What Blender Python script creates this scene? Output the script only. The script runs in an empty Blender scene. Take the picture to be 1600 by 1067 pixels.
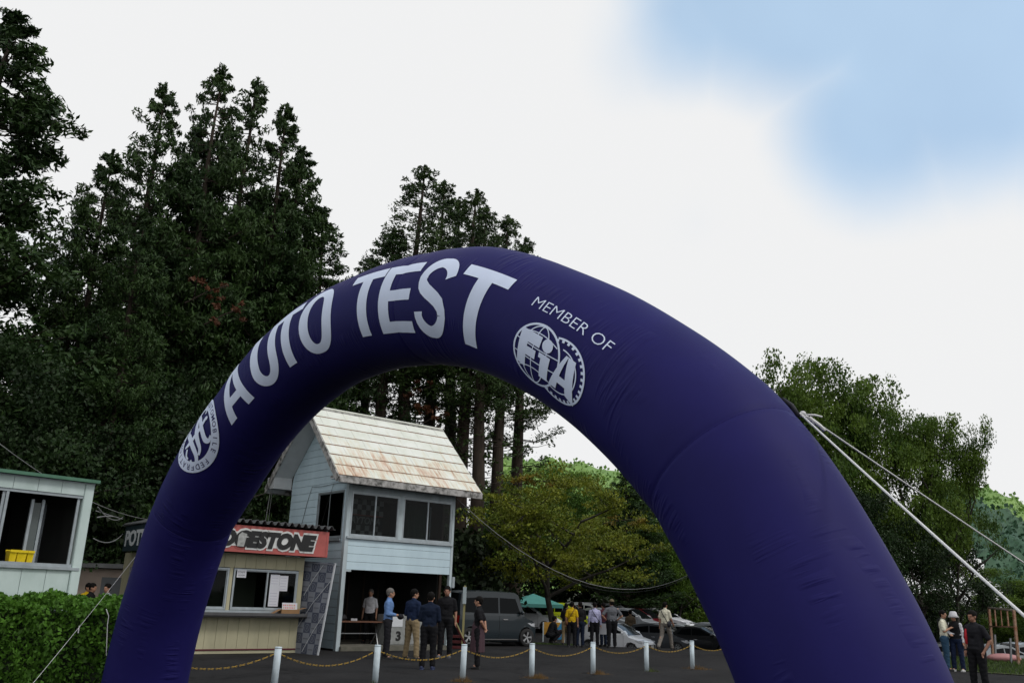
import bpy, bmesh, math, random
import numpy as np
from mathutils import Vector, Matrix
rnd = random.Random(7)
R = math.radians
sc = bpy.context.scene
C = sc.collection

# ------------------------------------------------------------------ camera, world, sun, exposure
F_PX, PITCH, ROLL, EYE = 1360.43, 0.28834, 0.03317, 1.62
cp, sp, cr, sr = math.cos(PITCH), math.sin(PITCH), math.cos(ROLL), math.sin(ROLL)
AX_F = Vector((0, cp, sp)); _r = Vector((1, 0, 0)); _u = Vector((0, -sp, cp))
AX_X = _r*cr + _u*sr; AX_Y = -_r*sr + _u*cr
cam_d = bpy.data.cameras.new('camera'); cam_o = bpy.data.objects.new('camera', cam_d); C.objects.link(cam_o)
cam_d.sensor_width = 36; cam_d.lens = 36*F_PX/1600; cam_d.clip_end = 4000; cam_d.clip_start = 0.05
Mx = Matrix((AX_X, AX_Y, -AX_F)).transposed().to_4x4(); Mx.translation = (0, 0, EYE)
cam_o.matrix_world = Mx
sc.camera = cam_o
def ray(u, v):
    return (AX_X*((u-800)/F_PX) - AX_Y*((v-533.5)/F_PX) + AX_F).normalized()
def at(u, v, Y):
    d = ray(u, v); return Vector((0, 0, EYE)) + d*(Y/d.y)
def gnd(u, v, z=0.0):
    d = ray(u, v); return Vector((0, 0, EYE)) + d*((z-EYE)/d.z)

SUN_EL, SUN_AZ = R(50), R(118)       # azimuth clockwise from +Y
w = bpy.data.worlds.new('World'); sc.world = w; w.use_nodes = True
nt = w.node_tree; nt.nodes.clear(); N = nt.nodes.new; LK = nt.links.new
out = N('ShaderNodeOutputWorld'); bg = N('ShaderNodeBackground'); LK(bg.outputs[0], out.inputs[0])
sky = N('ShaderNodeTexSky'); sky.sky_type = 'NISHITA'; sky.sun_disc = False
sky.sun_elevation = SUN_EL; sky.sun_rotation = SUN_AZ
sk = N('ShaderNodeVectorMath'); sk.operation = 'SCALE'; sk.inputs['Scale'].default_value = 0.15
LK(sky.outputs[0], sk.inputs[0])
tc = N('ShaderNodeTexCoord')
nz = N('ShaderNodeTexNoise'); nz.inputs['Scale'].default_value = 3.2; nz.inputs['Detail'].default_value = 5; nz.inputs['Roughness'].default_value = .5
LK(tc.outputs['Generated'], nz.inputs['Vector'])
def mth(op, a, b=None, clamp=False):
    m = N('ShaderNodeMath'); m.operation = op; m.use_clamp = clamp
    for i, x in enumerate((a, b)):
        if x is None: continue
        if isinstance(x, (int, float)): m.inputs[i].default_value = x
        else: LK(x, m.inputs[i])
    return m.outputs[0]
# gaps in the cloud cover: soft-edged holes at fixed directions of the sky, edges broken by noise
hole = None
for (u, v, rad, st) in ((1500, 60, .155, 1), (1235, 15, .088, 1), (1375, 185, .115, 1), (1545, 120, .122, 1), (1100, 15, .098, .9), (1015, 60, .075, .5), (1300, -170, .20, 1), (1750, -60, .2, 1),
                        (1090, 350, .045, .22), (70, 390, .05, .3), (-1500, -300, .3, .8), (900, -1500, .3, .9)):
    d = ray(u, v)
    vm = N('ShaderNodeVectorMath'); vm.operation = 'DISTANCE'; vm.inputs[1].default_value = d
    LK(tc.outputs['Generated'], vm.inputs[0])
    q = mth('SUBTRACT', rad*1.25, vm.outputs['Value'])
    q = mth('ADD', q, mth('MULTIPLY', mth('SUBTRACT', nz.outputs['Fac'], .5), .10))
    q = mth('MULTIPLY', mth('DIVIDE', q, .10, True), st)
    hole = q if hole is None else mth('MAXIMUM', hole, q)
# smooth the step
hole = mth('MULTIPLY', mth('MULTIPLY', hole, hole), mth('SUBTRACT', 3.0, mth('MULTIPLY', hole, 2.0)))
nz2 = N('ShaderNodeTexNoise'); nz2.inputs['Scale'].default_value = 5; nz2.inputs['Detail'].default_value = 3
LK(tc.outputs['Generated'], nz2.inputs['Vector'])
thin = mth('MULTIPLY', hole, mth('ADD', .20, mth('MULTIPLY', nz2.outputs['Fac'], .34)))
veil = N('ShaderNodeMix'); veil.data_type = 'RGBA'      # white cloud -> thin blue-white veil where the cover opens
LK(hole, veil.inputs[0]); veil.inputs[6].default_value = (.875, .88, .885, 1); veil.inputs[7].default_value = (.60, .80, 1.0, 1)
mix = N('ShaderNodeMix'); mix.data_type = 'RGBA'
LK(thin, mix.inputs[0]); LK(veil.outputs[2], mix.inputs[6]); LK(sk.outputs[0], mix.inputs[7])
LK(mix.outputs[2], bg.inputs[0]); bg.inputs[1].default_value = 1.0

sun_d = bpy.data.lights.new('sun', 'SUN'); sun_d.energy = 1.2; sun_d.angle = R(14); sun_d.color = (1, .97, .92)
sun_o = bpy.data.objects.new('sun', sun_d); C.objects.link(sun_o)
sd = Vector((math.sin(SUN_AZ)*math.cos(SUN_EL), math.cos(SUN_AZ)*math.cos(SUN_EL), math.sin(SUN_EL)))
sun_o.rotation_euler = sd.to_track_quat('Z', 'Y').to_euler(); sun_o.location = sd*50
sc.view_settings.view_transform = 'Standard'; sc.view_settings.look = 'None'
sc.view_settings.exposure = 0; sc.view_settings.gamma = 1; sc.view_settings.use_curve_mapping = False
sc.cycles.max_bounces = 6; sc.cycles.transparent_max_bounces = 12; sc.cycles.diffuse_bounces = 3

# ------------------------------------------------------------------ helpers
MATS = {}
def mat(name, col, rough=.7, var=.0, vscale=4., bump=0., bscale=30., metal=0., col2=None, spec=.4, coat=0., island=0., stretch=(1, 1, 1), thr=None):
    """principled material; colour mixes col->col2 by a noise in world position"""
    if name in MATS: return MATS[name]
    m = bpy.data.materials.new(name); m.use_nodes = True; t = m.node_tree; n = t.nodes; l = t.links
    b = n['Principled BSDF']; b.inputs['Roughness'].default_value = rough; b.inputs['Metallic'].default_value = metal
    b.inputs['Specular IOR Level'].default_value = spec; b.inputs['Coat Weight'].default_value = coat
    b.inputs['Base Color'].default_value = (*col, 1)
    g = n.new('ShaderNodeNewGeometry')
    mp = n.new('ShaderNodeMapping'); mp.inputs['Scale'].default_value = stretch; l.new(g.outputs['Position'], mp.inputs[0])
    last = None
    if col2 is not None or var:
        if col2 is None: col2 = tuple(c*(1-var) for c in col)
        z = n.new('ShaderNodeTexNoise'); z.inputs['Scale'].default_value = vscale; z.inputs['Detail'].default_value = 6; z.inputs['Roughness'].default_value = .62
        l.new(mp.outputs[0], z.inputs['Vector'])
        r = n.new('ShaderNodeMapRange'); lo, hi = thr or (.35, .65)
        r.inputs[1].default_value = lo; r.inputs[2].default_value = hi; l.new(z.outputs['Fac'], r.inputs[0])
        x = n.new('ShaderNodeMix'); x.data_type = 'RGBA'; l.new(r.outputs[0], x.inputs[0])
        x.inputs[6].default_value = (*col, 1); x.inputs[7].default_value = (*col2, 1); last = x.outputs[2]
    if island:
        h = n.new('ShaderNodeHueSaturation'); r2 = n.new('ShaderNodeMapRange'); r2.inputs[3].default_value = 1-island; r2.inputs[4].default_value = 1+island
        l.new(g.outputs['Random Per Island'], r2.inputs[0]); l.new(r2.outputs[0], h.inputs['Value'])
        if last: l.new(last, h.inputs['Color'])
        else: h.inputs['Color'].default_value = (*col, 1)
        last = h.outputs[0]
    if last: l.new(last, b.inputs['Base Color'])
    if bump:
        z = n.new('ShaderNodeTexNoise'); z.inputs['Scale'].default_value = bscale; z.inputs['Detail'].default_value = 4
        l.new(mp.outputs[0], z.inputs['Vector'])
        bp = n.new('ShaderNodeBump'); bp.inputs['Strength'].default_value = min(1, bump); bp.inputs['Distance'].default_value = .02
        l.new(z.outputs['Fac'], bp.inputs['Height']); l.new(bp.outputs[0], b.inputs['Normal'])
    MATS[name] = m; return m
def leafmat(name, c1, c2, vscale=.35, trans=.12, island=.35):
    if name in MATS: return MATS[name]
    m = mat(name, c1, .6, col2=c2, vscale=vscale, island=island, spec=.25)
    t = m.node_tree; b = t.nodes['Principled BSDF']; o = t.nodes['Material Output']
    src = b.inputs['Base Color'].links[0].from_socket
    tr = t.nodes.new('ShaderNodeBsdfTranslucent'); t.links.new(src, tr.inputs[0])
    mx = t.nodes.new('ShaderNodeMixShader'); mx.inputs[0].default_value = trans
    t.links.new(b.outputs[0], mx.inputs[1]); t.links.new(tr.outputs[0], mx.inputs[2]); t.links.new(mx.outputs[0], o.inputs[0])
    return m
def glassmat(name, tint=(.8, .85, .85), refl=.12, clear=.8):
    if name in MATS: return MATS[name]
    m = bpy.data.materials.new(name); m.use_nodes = True; t = m.node_tree; t.nodes.clear()
    o = t.nodes.new('ShaderNodeOutputMaterial'); g = t.nodes.new('ShaderNodeBsdfGlossy'); g.inputs['Roughness'].default_value = .03
    tr = t.nodes.new('ShaderNodeBsdfTransparent'); tr.inputs[0].default_value = (*[c*clear for c in tint], 1)
    fr = t.nodes.new('ShaderNodeFresnel'); fr.inputs[0].default_value = 1.2
    mx = t.nodes.new('ShaderNodeMixShader'); t.links.new(fr.outputs[0], mx.inputs[0])
    t.links.new(tr.outputs[0], mx.inputs[1]); t.links.new(g.outputs[0], mx.inputs[2]); t.links.new(mx.outputs[0], o.inputs[0])
    MATS[name] = m; return m

class MB:
    """collects shapes (optionally with material slots) into one mesh"""
    def __init__(s): s.v = []; s.f = []; s.m = []; s.mi = 0
    def add(s, vs, fs):
        o = len(s.v); s.v += [tuple(x) for x in vs]; s.f += [tuple(o+i for i in f) for f in fs]; s.m += [s.mi]*len(fs); return s
    def box(s, x0, x1, y0, y1, z0, z1):
        return s.add([(x0,y0,z0),(x1,y0,z0),(x1,y1,z0),(x0,y1,z0),(x0,y0,z1),(x1,y0,z1),(x1,y1,z1),(x0,y1,z1)],
                     [(0,3,2,1),(4,5,6,7),(0,1,5,4),(1,2,6,5),(2,3,7,6),(3,0,4,7)])
    def bar(s, a, b, wx, wz=None, up=(0, 0, 1)):
        a = Vector(a); b = Vector(b); wz = wz or wx; d = (b-a).normalized(); u = Vector(up)
        if abs(d.dot(u)) > .99: u = Vector((0, 1, 0))
        x = d.cross(u).normalized()*wx/2; z = x.cross(d).normalized()*wz/2
        vs = [a-x-z, a+x-z, a+x+z, a-x+z, b-x-z, b+x-z, b+x+z, b-x+z]
        return s.add(vs, [(0,1,2,3),(7,6,5,4),(0,4,5,1),(1,5,6,2),(2,6,7,3),(3,7,4,0)])
    def tube(s, pts, r, n=8, caps=True):
        pts = [Vector(p) for p in pts]; k = len(pts); rs = r if isinstance(r, (list, tuple)) else [r]*k
        d0 = (pts[1]-pts[0]).normalized(); u = Vector((0, 0, 1)) if abs(d0.z) < .9 else Vector((1, 0, 0))
        x = d0.cross(u).normalized(); vs = []
        for i, p in enumerate(pts):
            d = (pts[min(i+1, k-1)]-pts[max(i-1, 0)]).normalized()
            x = (x-d*x.dot(d)).normalized(); y = d.cross(x)
            for j in range(n):
                a = 2*math.pi*j/n; vs.append(p+(x*math.cos(a)+y*math.sin(a))*rs[i])
        fs = [(i*n+j, i*n+(j+1)%n, (i+1)*n+(j+1)%n, (i+1)*n+j) for i in range(k-1) for j in range(n)]
        if caps: fs += [tuple(range(n-1, -1, -1)), tuple((k-1)*n+j for j in range(n))]
        return s.add(vs, fs)
    def cyl(s, c, r, h, n=16, ax='z'):
        c = Vector(c); d = {'x': Vector((1,0,0)), 'y': Vector((0,1,0)), 'z': Vector((0,0,1))}[ax]
        return s.tube([c-d*h/2, c+d*h/2], r, n)
    def ell(s, c, r, n=12, k=8):
        c = Vector(c); vs = [(c.x, c.y, c.z-r[2])]
        for i in range(1, k):
            ph = -math.pi/2+math.pi*i/k
            for j in range(n):
                a = 2*math.pi*j/n; vs.append((c.x+r[0]*math.cos(ph)*math.cos(a), c.y+r[1]*math.cos(ph)*math.sin(a), c.z+r[2]*math.sin(ph)))
        vs.append((c.x, c.y, c.z+r[2])); L = len(vs)-1; fs = []
        for j in range(n): fs.append((0, 1+(j+1)%n, 1+j)); fs.append((L, L-n+j, L-n+(j+1)%n))
        for i in range(k-2):
            for j in range(n): a = 1+i*n; fs.append((a+j, a+(j+1)%n, a+n+(j+1)%n, a+n+j))
        return s.add(vs, fs)
    def prism(s, poly, fn, d0, d1):
        """poly 2d -> fn(p, d) 3d ; extruded between d0 and d1"""
        n = len(poly); vs = [fn(p, d0) for p in poly]+[fn(p, d1) for p in poly]
        fs = [tuple(range(n)), tuple(range(2*n-1, n-1, -1))]+[(i, i+n, (i+1)%n+n, (i+1)%n) for i in range(n)]
        return s.add(vs, fs)
    def mesh(s, name, smooth=False):
        me = bpy.data.meshes.new(name); me.from_pydata(s.v, [], s.f)
        if any(s.m): me.polygons.foreach_set('material_index', s.m)
        bm = bmesh.new(); bm.from_mesh(me); bmesh.ops.recalc_face_normals(bm, faces=bm.faces); bm.to_mesh(me); bm.free()
        if smooth: me.polygons.foreach_set('use_smooth', [True]*len(me.polygons))
        return me
    def build(s, name, m, parent=None, smooth=False, bevel=0):
        me = s.mesh(name, smooth)
        for x in (m if isinstance(m, (list, tuple)) else [m]): me.materials.append(x)
        if bevel:
            bm = bmesh.new(); bm.from_mesh(me)
            bmesh.ops.bevel(bm, geom=list(bm.edges), offset=bevel, segments=2, affect='EDGES', clamp_overlap=True); bm.to_mesh(me); bm.free()
        o = bpy.data.objects.new(name, me); C.objects.link(o)
        if parent: o.parent = parent
        return o
def smooth_angle(o, ang=40):
    me = o.data; me.polygons.foreach_set('use_smooth', [True]*len(me.polygons))
    bm = bmesh.new(); bm.from_mesh(me)
    for e in bm.edges:
        if len(e.link_faces) == 2 and e.calc_face_angle(0) > R(ang): e.smooth = False
    bm.to_mesh(me); bm.free(); return o
def link(o, parent=None): C.objects.link(o); o.parent = parent; return o
def tag(o, label=None, cat=None, group=None, kind=None):
    if label: o['label'] = label
    if cat: o['category'] = cat
    if group: o['group'] = group
    if kind: o['kind'] = kind
    return o
def thing(name, label, cat, loc=(0, 0, 0), rz=0., group=None):
    o = bpy.data.objects.new(name, None); o.empty_display_size = .2; C.objects.link(o); o.location = loc; o.rotation_euler = (0, 0, rz)
    return tag(o, label, cat, group)
def kids(o): return [x for x in list(o.children)]
def dup(o, loc=None, rz=None, label=None, group=None, parent=None):
    c = o.copy(); C.objects.link(c); c.parent = parent
    if loc is not None: c.location = loc
    if rz is not None: c.rotation_euler = (0, 0, rz)
    if label: c['label'] = label
    if group: c['group'] = group
    for k in kids(o): dup(k, parent=c)
    return c
def text_obj(txt, m, height, width=None, depth=.004, bold=0., shear=0., parent=None, name='lettering', align='LEFT', space=1.):
    """flat raised text in local XY plane (x right, y up), scaled to height (and width)"""
    cu = bpy.data.curves.new('t', 'FONT'); cu.body = txt; cu.size = 1; cu.offset = bold; cu.shear = shear; cu.extrude = .01; cu.resolution_u = 3; cu.space_character = space
    to = bpy.data.objects.new('t', cu); me = bpy.data.meshes.new_from_object(to); bpy.data.objects.remove(to); bpy.data.curves.remove(cu)
    co = np.zeros(len(me.vertices)*3); me.vertices.foreach_get('co', co); co = co.reshape(-1, 3)
    mn, mx = co.min(0), co.max(0); sy = height/(mx[1]-mn[1]); sx = width/(mx[0]-mn[0]) if width else sy
    co[:, 0] = (co[:, 0]-mn[0])*sx; co[:, 1] = (co[:, 1]-mn[1])*sy; co[:, 2] = np.where(co[:, 2] > 0, depth, 0)
    if align == 'CENTER': co[:, 0] -= co[:, 0].max()/2
    me.vertices.foreach_set('co', co.ravel()); me.materials.clear(); me.materials.append(m); me.name = name
    o = bpy.data.objects.new(name, me); C.objects.link(o); o.parent = parent; return o
def np_mesh(name, verts, faces, m, k=4, smooth=False):
    me = bpy.data.meshes.new(name); nv, nf = len(verts), len(faces)
    me.vertices.add(nv); me.vertices.foreach_set('co', np.asarray(verts, np.float32).ravel())
    me.loops.add(nf*k); me.loops.foreach_set('vertex_index', np.asarray(faces, np.int32).ravel())
    me.polygons.add(nf); me.polygons.foreach_set('loop_start', np.arange(0, nf*k, k, dtype=np.int32))
    me.polygons.foreach_set('loop_total', np.full(nf, k, np.int32))
    if smooth: me.polygons.foreach_set('use_smooth', np.ones(nf, bool))
    me.materials.append(m); me.update(calc_edges=True); me.validate(); return me
def put(name, me, parent=None, loc=None):
    o = bpy.data.objects.new(name, me); C.objects.link(o); o.parent = parent
    if loc is not None: o.location = loc
    return o

# ------------------------------------------------------------------ ground
def sstep(a, b, x): t = np.clip((x-a)/(b-a), 0, 1); return t*t*(3-2*t)
def gz(x, y):
    x = np.asarray(x, float); y = np.asarray(y, float)
    dip = sstep(36.0, 42.5, y)*(1-sstep(48, 60, y)*.85)*(.58+.37*sstep(8, 20, x))*sstep(-4, 3, x)
    rise = sstep(60, 130, y)*3
    return -dip+rise
M_asph = mat('asphalt', (.023, .022, .0225), .92, spec=.15, col2=(.0125, .012, .0125), vscale=.55, island=.0, bump=.5, bscale=90)
def crack_asphalt(m):
    t = m.node_tree; b = t.nodes['Principled BSDF']; src = b.inputs['Base Color'].links[0].from_socket; L = t.links.new
    g = t.nodes.new('ShaderNodeNewGeometry'); nz_ = t.nodes.new('ShaderNodeTexNoise'); nz_.inputs['Scale'].default_value = 1.3; nz_.inputs['Detail'].default_value = 5; L(g.outputs['Position'], nz_.inputs[0])
    ad = t.nodes.new('ShaderNodeVectorMath'); ad.operation = 'MULTIPLY_ADD'; ad.inputs[1].default_value = (1.6, 1.6, 0); L(nz_.outputs['Color'], ad.inputs[0]); L(g.outputs['Position'], ad.inputs[2])
    v = t.nodes.new('ShaderNodeTexVoronoi'); v.feature = 'DISTANCE_TO_EDGE'; v.inputs['Scale'].default_value = .33; L(ad.outputs[0], v.inputs['Vector'])
    r = t.nodes.new('ShaderNodeMapRange'); r.inputs[1].default_value = .004; r.inputs[2].default_value = .014; r.inputs[3].default_value = .45; r.inputs[4].default_value = 1; L(v.outputs['Distance'], r.inputs[0])
    sp_ = t.nodes.new('ShaderNodeTexNoise'); sp_.inputs['Scale'].default_value = 45; sp_.inputs['Detail'].default_value = 2; L(g.outputs['Position'], sp_.inputs[0])
    r2 = t.nodes.new('ShaderNodeMapRange'); r2.inputs[1].default_value = .3; r2.inputs[2].default_value = .75; r2.inputs[3].default_value = .75; r2.inputs[4].default_value = 1.5; L(sp_.outputs[0], r2.inputs[0])
    mm_ = t.nodes.new('ShaderNodeMath'); mm_.operation = 'MULTIPLY'; L(r.outputs[0], mm_.inputs[0]); L(r2.outputs[0], mm_.inputs[1])
    h = t.nodes.new('ShaderNodeHueSaturation'); L(mm_.outputs[0], h.inputs['Value']); L(src, h.inputs['Color']); L(h.outputs[0], b.inputs['Base Color'])
crack_asphalt(M_asph)
M_soil = mat('forest_floor', (.03, .028, .014), .95, col2=(.02, .032, .01), vscale=1.5, bump=.6, bscale=12)
M_grass = leafmat('grass_blade', (.07, .115, .022), (.045, .08, .015), vscale=1.2)
def axis(a, b, step, ext):
    x = list(np.arange(a, b+.01, step)); lo = [a-e for e in reversed(ext)]; hi = [b+e for e in ext]; return np.array(lo+x+hi)
xs = axis(-40, 60, 2, [8, 20, 50, 110, 250, 600, 1500]); ys = axis(-20, 80, 2, [8, 20, 50, 110, 250, 600, 1500])
def sheet(name, xs, ys, dz, m, kind='structure'):
    X, Y = np.meshgrid(xs, ys); Z = gz(X, Y)+dz; n = len(xs)
    V = np.stack([X, Y, Z], -1).reshape(-1, 3)
    i, j = np.meshgrid(np.arange(len(xs)-1), np.arange(len(ys)-1)); a = (j*n+i).ravel()
    o = put(name, np_mesh(name, V, np.stack([a, a+1, a+n+1, a+n], 1), m, smooth=True)); tag(o, kind=kind); return o
sheet('ground', xs, ys, 0, M_soil)
sheet('car_park', xs[(xs >= -12) & (xs <= 60)], ys[(ys >= -20) & (ys <= 62)], .006, M_asph)
# lighter worn strips and cracks of the asphalt stay in the material; a grass verge on the right
verge_x = np.arange(14, 61, 2.); verge_y = np.arange(30, 45, 2.)
# ------------------------------------------------------------------ inflatable arch
ARCH = np.array([[-5.223, 13.713, 0.001, 0.593], [-5.201, 13.688, 0.288, 0.591], [-5.166, 13.648, 0.567, 0.59], [-5.118, 13.593, 0.839, 0.588], [-5.064, 13.532, 1.107, 0.586], [-5.001, 13.46, 1.37, 0.584], [-4.925, 13.374, 1.626, 0.582], [-4.845, 13.282, 1.882, 0.582], [-4.763, 13.189, 2.141, 0.584], [-4.669, 13.082, 2.396, 0.586], [-4.561, 12.959, 2.643, 0.589], [-4.422, 12.8, 2.855, 0.595], [-4.273, 12.631, 3.055, 0.602], [-4.116, 12.452, 3.243, 0.609], [-3.956, 12.269, 3.428, 0.606], [-3.789, 12.079, 3.604, 0.599], [-3.615, 11.88, 3.768, 0.592], [-3.435, 11.676, 3.923, 0.589], [-3.252, 11.467, 4.072, 0.592], [-3.062, 11.251, 4.207, 0.595], [-2.867, 11.028, 4.327, 0.598], [-2.666, 10.8, 4.422, 0.596], [-2.463, 10.568, 4.501, 0.594], [-2.259, 10.336, 4.565, 0.593], [-2.055, 10.103, 4.603, 0.589], [-1.854, 9.874, 4.623, 0.586], [-1.661, 9.654, 4.626, 0.582], [-1.486, 9.454, 4.623, 0.582], [-1.293, 9.234, 4.612, 0.585], [-1.091, 9.005, 4.585, 0.588], [-0.886, 8.771, 4.543, 0.591], [-0.679, 8.534, 4.49, 0.595], [-0.471, 8.297, 4.42, 0.599], [-0.264, 8.062, 4.335, 0.603], [-0.064, 7.834, 4.217, 0.597], [0.131, 7.612, 4.081, 0.589], [0.32, 7.397, 3.931, 0.581], [0.504, 7.186, 3.774, 0.578], [0.684, 6.982, 3.609, 0.58], [0.856, 6.785, 3.432, 0.581], [1.021, 6.597, 3.244, 0.584], [1.18, 6.416, 3.05, 0.59], [1.331, 6.244, 2.845, 0.596], [1.471, 6.084, 2.629, 0.601], [1.591, 5.948, 2.391, 0.599], [1.698, 5.825, 2.144, 0.596], [1.793, 5.718, 1.891, 0.593], [1.882, 5.617, 1.637, 0.59], [1.962, 5.525, 1.379, 0.588], [2.029, 5.449, 1.114, 0.587], [2.08, 5.391, 0.843, 0.586], [2.112, 5.354, 0.566, 0.588], [2.13, 5.333, 0.286, 0.59], [2.135, 5.328, 0.0, 0.592]])
ABv = np.array((-.75164569, -.65956709, 0.))
_seg = np.linalg.norm(np.diff(ARCH[:, :3], axis=0), axis=1); AS = np.concatenate([[0], np.cumsum(_seg)])*(15.9937/np.sum(_seg)); ALEN = AS[-1]
def _cr(s):
    """catmull-rom through the centre line at arc length s (array)"""
    s = np.atleast_1d(np.asarray(s, float)); i = np.clip(np.searchsorted(AS, s, 'right')-1, 0, len(AS)-2)
    f = ((s-AS[i])/(AS[i+1]-AS[i]))[:, None]; p1, p2 = ARCH[i], ARCH[i+1]
    p0 = ARCH[np.maximum(i-1, 0)]; p3 = ARCH[np.minimum(i+2, len(ARCH)-1)]
    P = .5*((2*p1)+(-p0+p2)*f+(2*p0-5*p1+4*p2-p3)*f*f+(-p0+3*p1-3*p2+p3)*f**3)
    D = .5*((-p0+p2)+2*(2*p0-5*p1+4*p2-p3)*f+3*(-p0+3*p1-3*p2+p3)*f*f)[:, :3]
    return P[:, :3], D/np.linalg.norm(D, axis=1)[:, None], P[:, 3]
SEAMS = (2.85, 9.20, 13.24)
def arch_pt(s, th, off=0.):
    """s arc length, th radians round the tube (0 = outward, +90 = face towards the camera)"""
    s = np.atleast_1d(np.asarray(s, float)); th = np.atleast_1d(np.asarray(th, float))
    P, T, r = _cr(s); Nn = np.cross(ABv, T)
    for q in SEAMS: r = r-.006*np.exp(-((s-q)/.018)**2)-.007*np.exp(-((s-q)/.16)**2)
    r = r+off
    return P+r[:, None]*(np.cos(th)[:, None]*Nn+np.sin(th)[:, None]*ABv)
arch = thing('inflatable_arch', 'huge dark blue inflatable arch reading AUTO TEST over the road', 'inflatable arch', tuple(ARCH[26, :2])+(0,))
aloc = np.array([ARCH[26, 0], ARCH[26, 1], 0.])
mt = mat('arch_fabric', (.0132, .0112, .100), .6, spec=.12, col2=(.0115, .0098, .088), vscale=2)
t = mt.node_tree; b = t.nodes['Principled BSDF']

uv = t.nodes.new('ShaderNodeUVMap'); uv.uv_map = 'UVMap'
mp = t.nodes.new('ShaderNodeMapping'); mp.inputs['Scale'].default_value = (16, 1.6, 1); t.links.new(uv.outputs[0], mp.inputs[0])
z1 = t.nodes.new('ShaderNodeTexNoise'); z1.inputs['Scale'].default_value = 1; z1.inputs['Detail'].default_value = 2; t.links.new(mp.outputs[0], z1.inputs[0])
z1.inputs['Distortion'].default_value = .6
mp2 = t.nodes.new('ShaderNodeMapping'); mp2.inputs['Scale'].default_value = (.9, 2.2, 1); t.links.new(uv.outputs[0], mp2.inputs[0])
z2 = t.nodes.new('ShaderNodeTexNoise'); z2.inputs['Scale'].default_value = 1.3; z2.inputs['Detail'].default_value = 1; t.links.new(mp2.outputs[0], z2.inputs[0])
mr = t.nodes.new('ShaderNodeMapRange'); mr.inputs[1].default_value = .54; mr.inputs[2].default_value = .66; t.links.new(z2.outputs[0], mr.inputs[0])
rd = t.nodes.new('ShaderNodeMapRange'); rd.inputs[1].default_value = .45; rd.inputs[2].default_value = .75; t.links.new(z1.outputs[0], rd.inputs[0])
mm = t.nodes.new('ShaderNodeMath'); mm.operation = 'MULTIPLY'; t.links.new(rd.outputs[0], mm.inputs[0]); t.links.new(mr.outputs[0], mm.inputs[1])
bp = t.nodes.new('ShaderNodeBump'); bp.inputs['Distance'].default_value = .03; bp.inputs['Strength'].default_value = .42
t.links.new(mm.outputs[0], bp.inputs['Height']); t.links.new(bp.outputs[0], b.inputs['Normal'])
NS, NT = 400, 80
ss = np.sort(np.concatenate([np.linspace(0, ALEN, NS)]+[q+np.array([-.03, -.015, -.007, .007, .015, .03]) for q in SEAMS])); NS = len(ss)
tt = np.linspace(0, 2*math.pi, NT, endpoint=False)
Sg, Tg = np.meshgrid(ss, tt, indexing='ij'); Vv = arch_pt(Sg.ravel(), Tg.ravel())-aloc
i, j = np.meshgrid(np.arange(NS-1), np.arange(NT), indexing='ij'); a = (i*NT+j).ravel(); a2 = (i*NT+(j+1) % NT).ravel()
me = np_mesh('tube', Vv, np.stack([a, a2, a2+NT, a+NT], 1), mt, smooth=True)
uvl = me.uv_layers.new(name='UVMap')
us = np.stack([np.stack([ss[i.ravel()], tt[j.ravel()]*.59], 1), np.stack([ss[i.ravel()], (tt[j.ravel()]+2*math.pi/NT)*.59], 1), np.stack([ss[i.ravel()+1], (tt[j.ravel()]+2*math.pi/NT)*.59], 1), np.stack([ss[i.ravel()+1], tt[j.ravel()]*.59], 1)], 1)
uvl.data.foreach_set('uv', us.astype(np.float32).ravel())
put('tube', me, arch)
# the base skirts of the two legs, stitched seam rings
for q in SEAMS:
    mb = MB(); P = arch_pt(np.full(64, q), np.linspace(0, 2*math.pi, 64, endpoint=False), .0)-aloc
    mb.tube([Vector(p) for p in P]+[Vector(P[0])], .0025, 5, False); mb.build('seam', mt, arch, True)
M_print = mat('arch_print', (.70, .78, .97), .55, spec=.3, var=.06, vscale=5)
M_dkprint = mat('arch_print_dark', (.0165, .0135, .11), .55, spec=.2)
OFF = [.0035]
def nextoff(step=.0004): OFF[0] += step; return OFF[0]
def wrap(me, name, m, off, dirt=.05):
    """2d mesh whose x = arc length and y = theta(deg, growing downwards) -> onto the tube, cut fine enough to follow it"""
    bm = bmesh.new(); bm.from_mesh(me)
    xs_ = [v.co.x for v in bm.verts]; ys_ = [v.co.y for v in bm.verts]
    for q in np.arange(math.floor(min(xs_)/.08)*.08, max(xs_), .08):
        bmesh.ops.bisect_plane(bm, geom=bm.verts[:]+bm.edges[:]+bm.faces[:], plane_co=(q, 0, 0), plane_no=(1, 0, 0), dist=1e-6)
    for q in np.arange(math.floor(min(ys_)/4)*4, max(ys_), 4):
        bmesh.ops.bisect_plane(bm, geom=bm.verts[:]+bm.edges[:]+bm.faces[:], plane_co=(0, q, 0), plane_no=(0, 1, 0), dist=1e-6)
    bm.verts.ensure_lookup_table()
    co = np.array([v.co[:] for v in bm.verts]); P = arch_pt(co[:, 0], np.radians(co[:, 1]), off)-aloc
    for v, p in zip(bm.verts, P): v.co = p
    bmesh.ops.remove_doubles(bm, verts=bm.verts, dist=1e-6)
    for f in bm.faces:
        f.smooth = True
        c = f.calc_center_median()+Vector(aloc)
    bm.normal_update()
    # normals outward (towards the camera side)
    for f in bm.faces:
        if f.normal.dot(Vector(ABv)) < 0: f.normal_flip()
    m2 = bpy.data.meshes.new(name); bm.to_mesh(m2); bm.free(); m2.materials.append(m)
    return put(name, m2, arch)
def flat_from_polys(polys):
    mb = MB()
    for p in polys: mb.add([(x, y, 0) for x, y in p], [tuple(range(len(p)))])
    me = bpy.data.meshes.new('p'); me.from_pydata(mb.v, [], mb.f); return me
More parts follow.
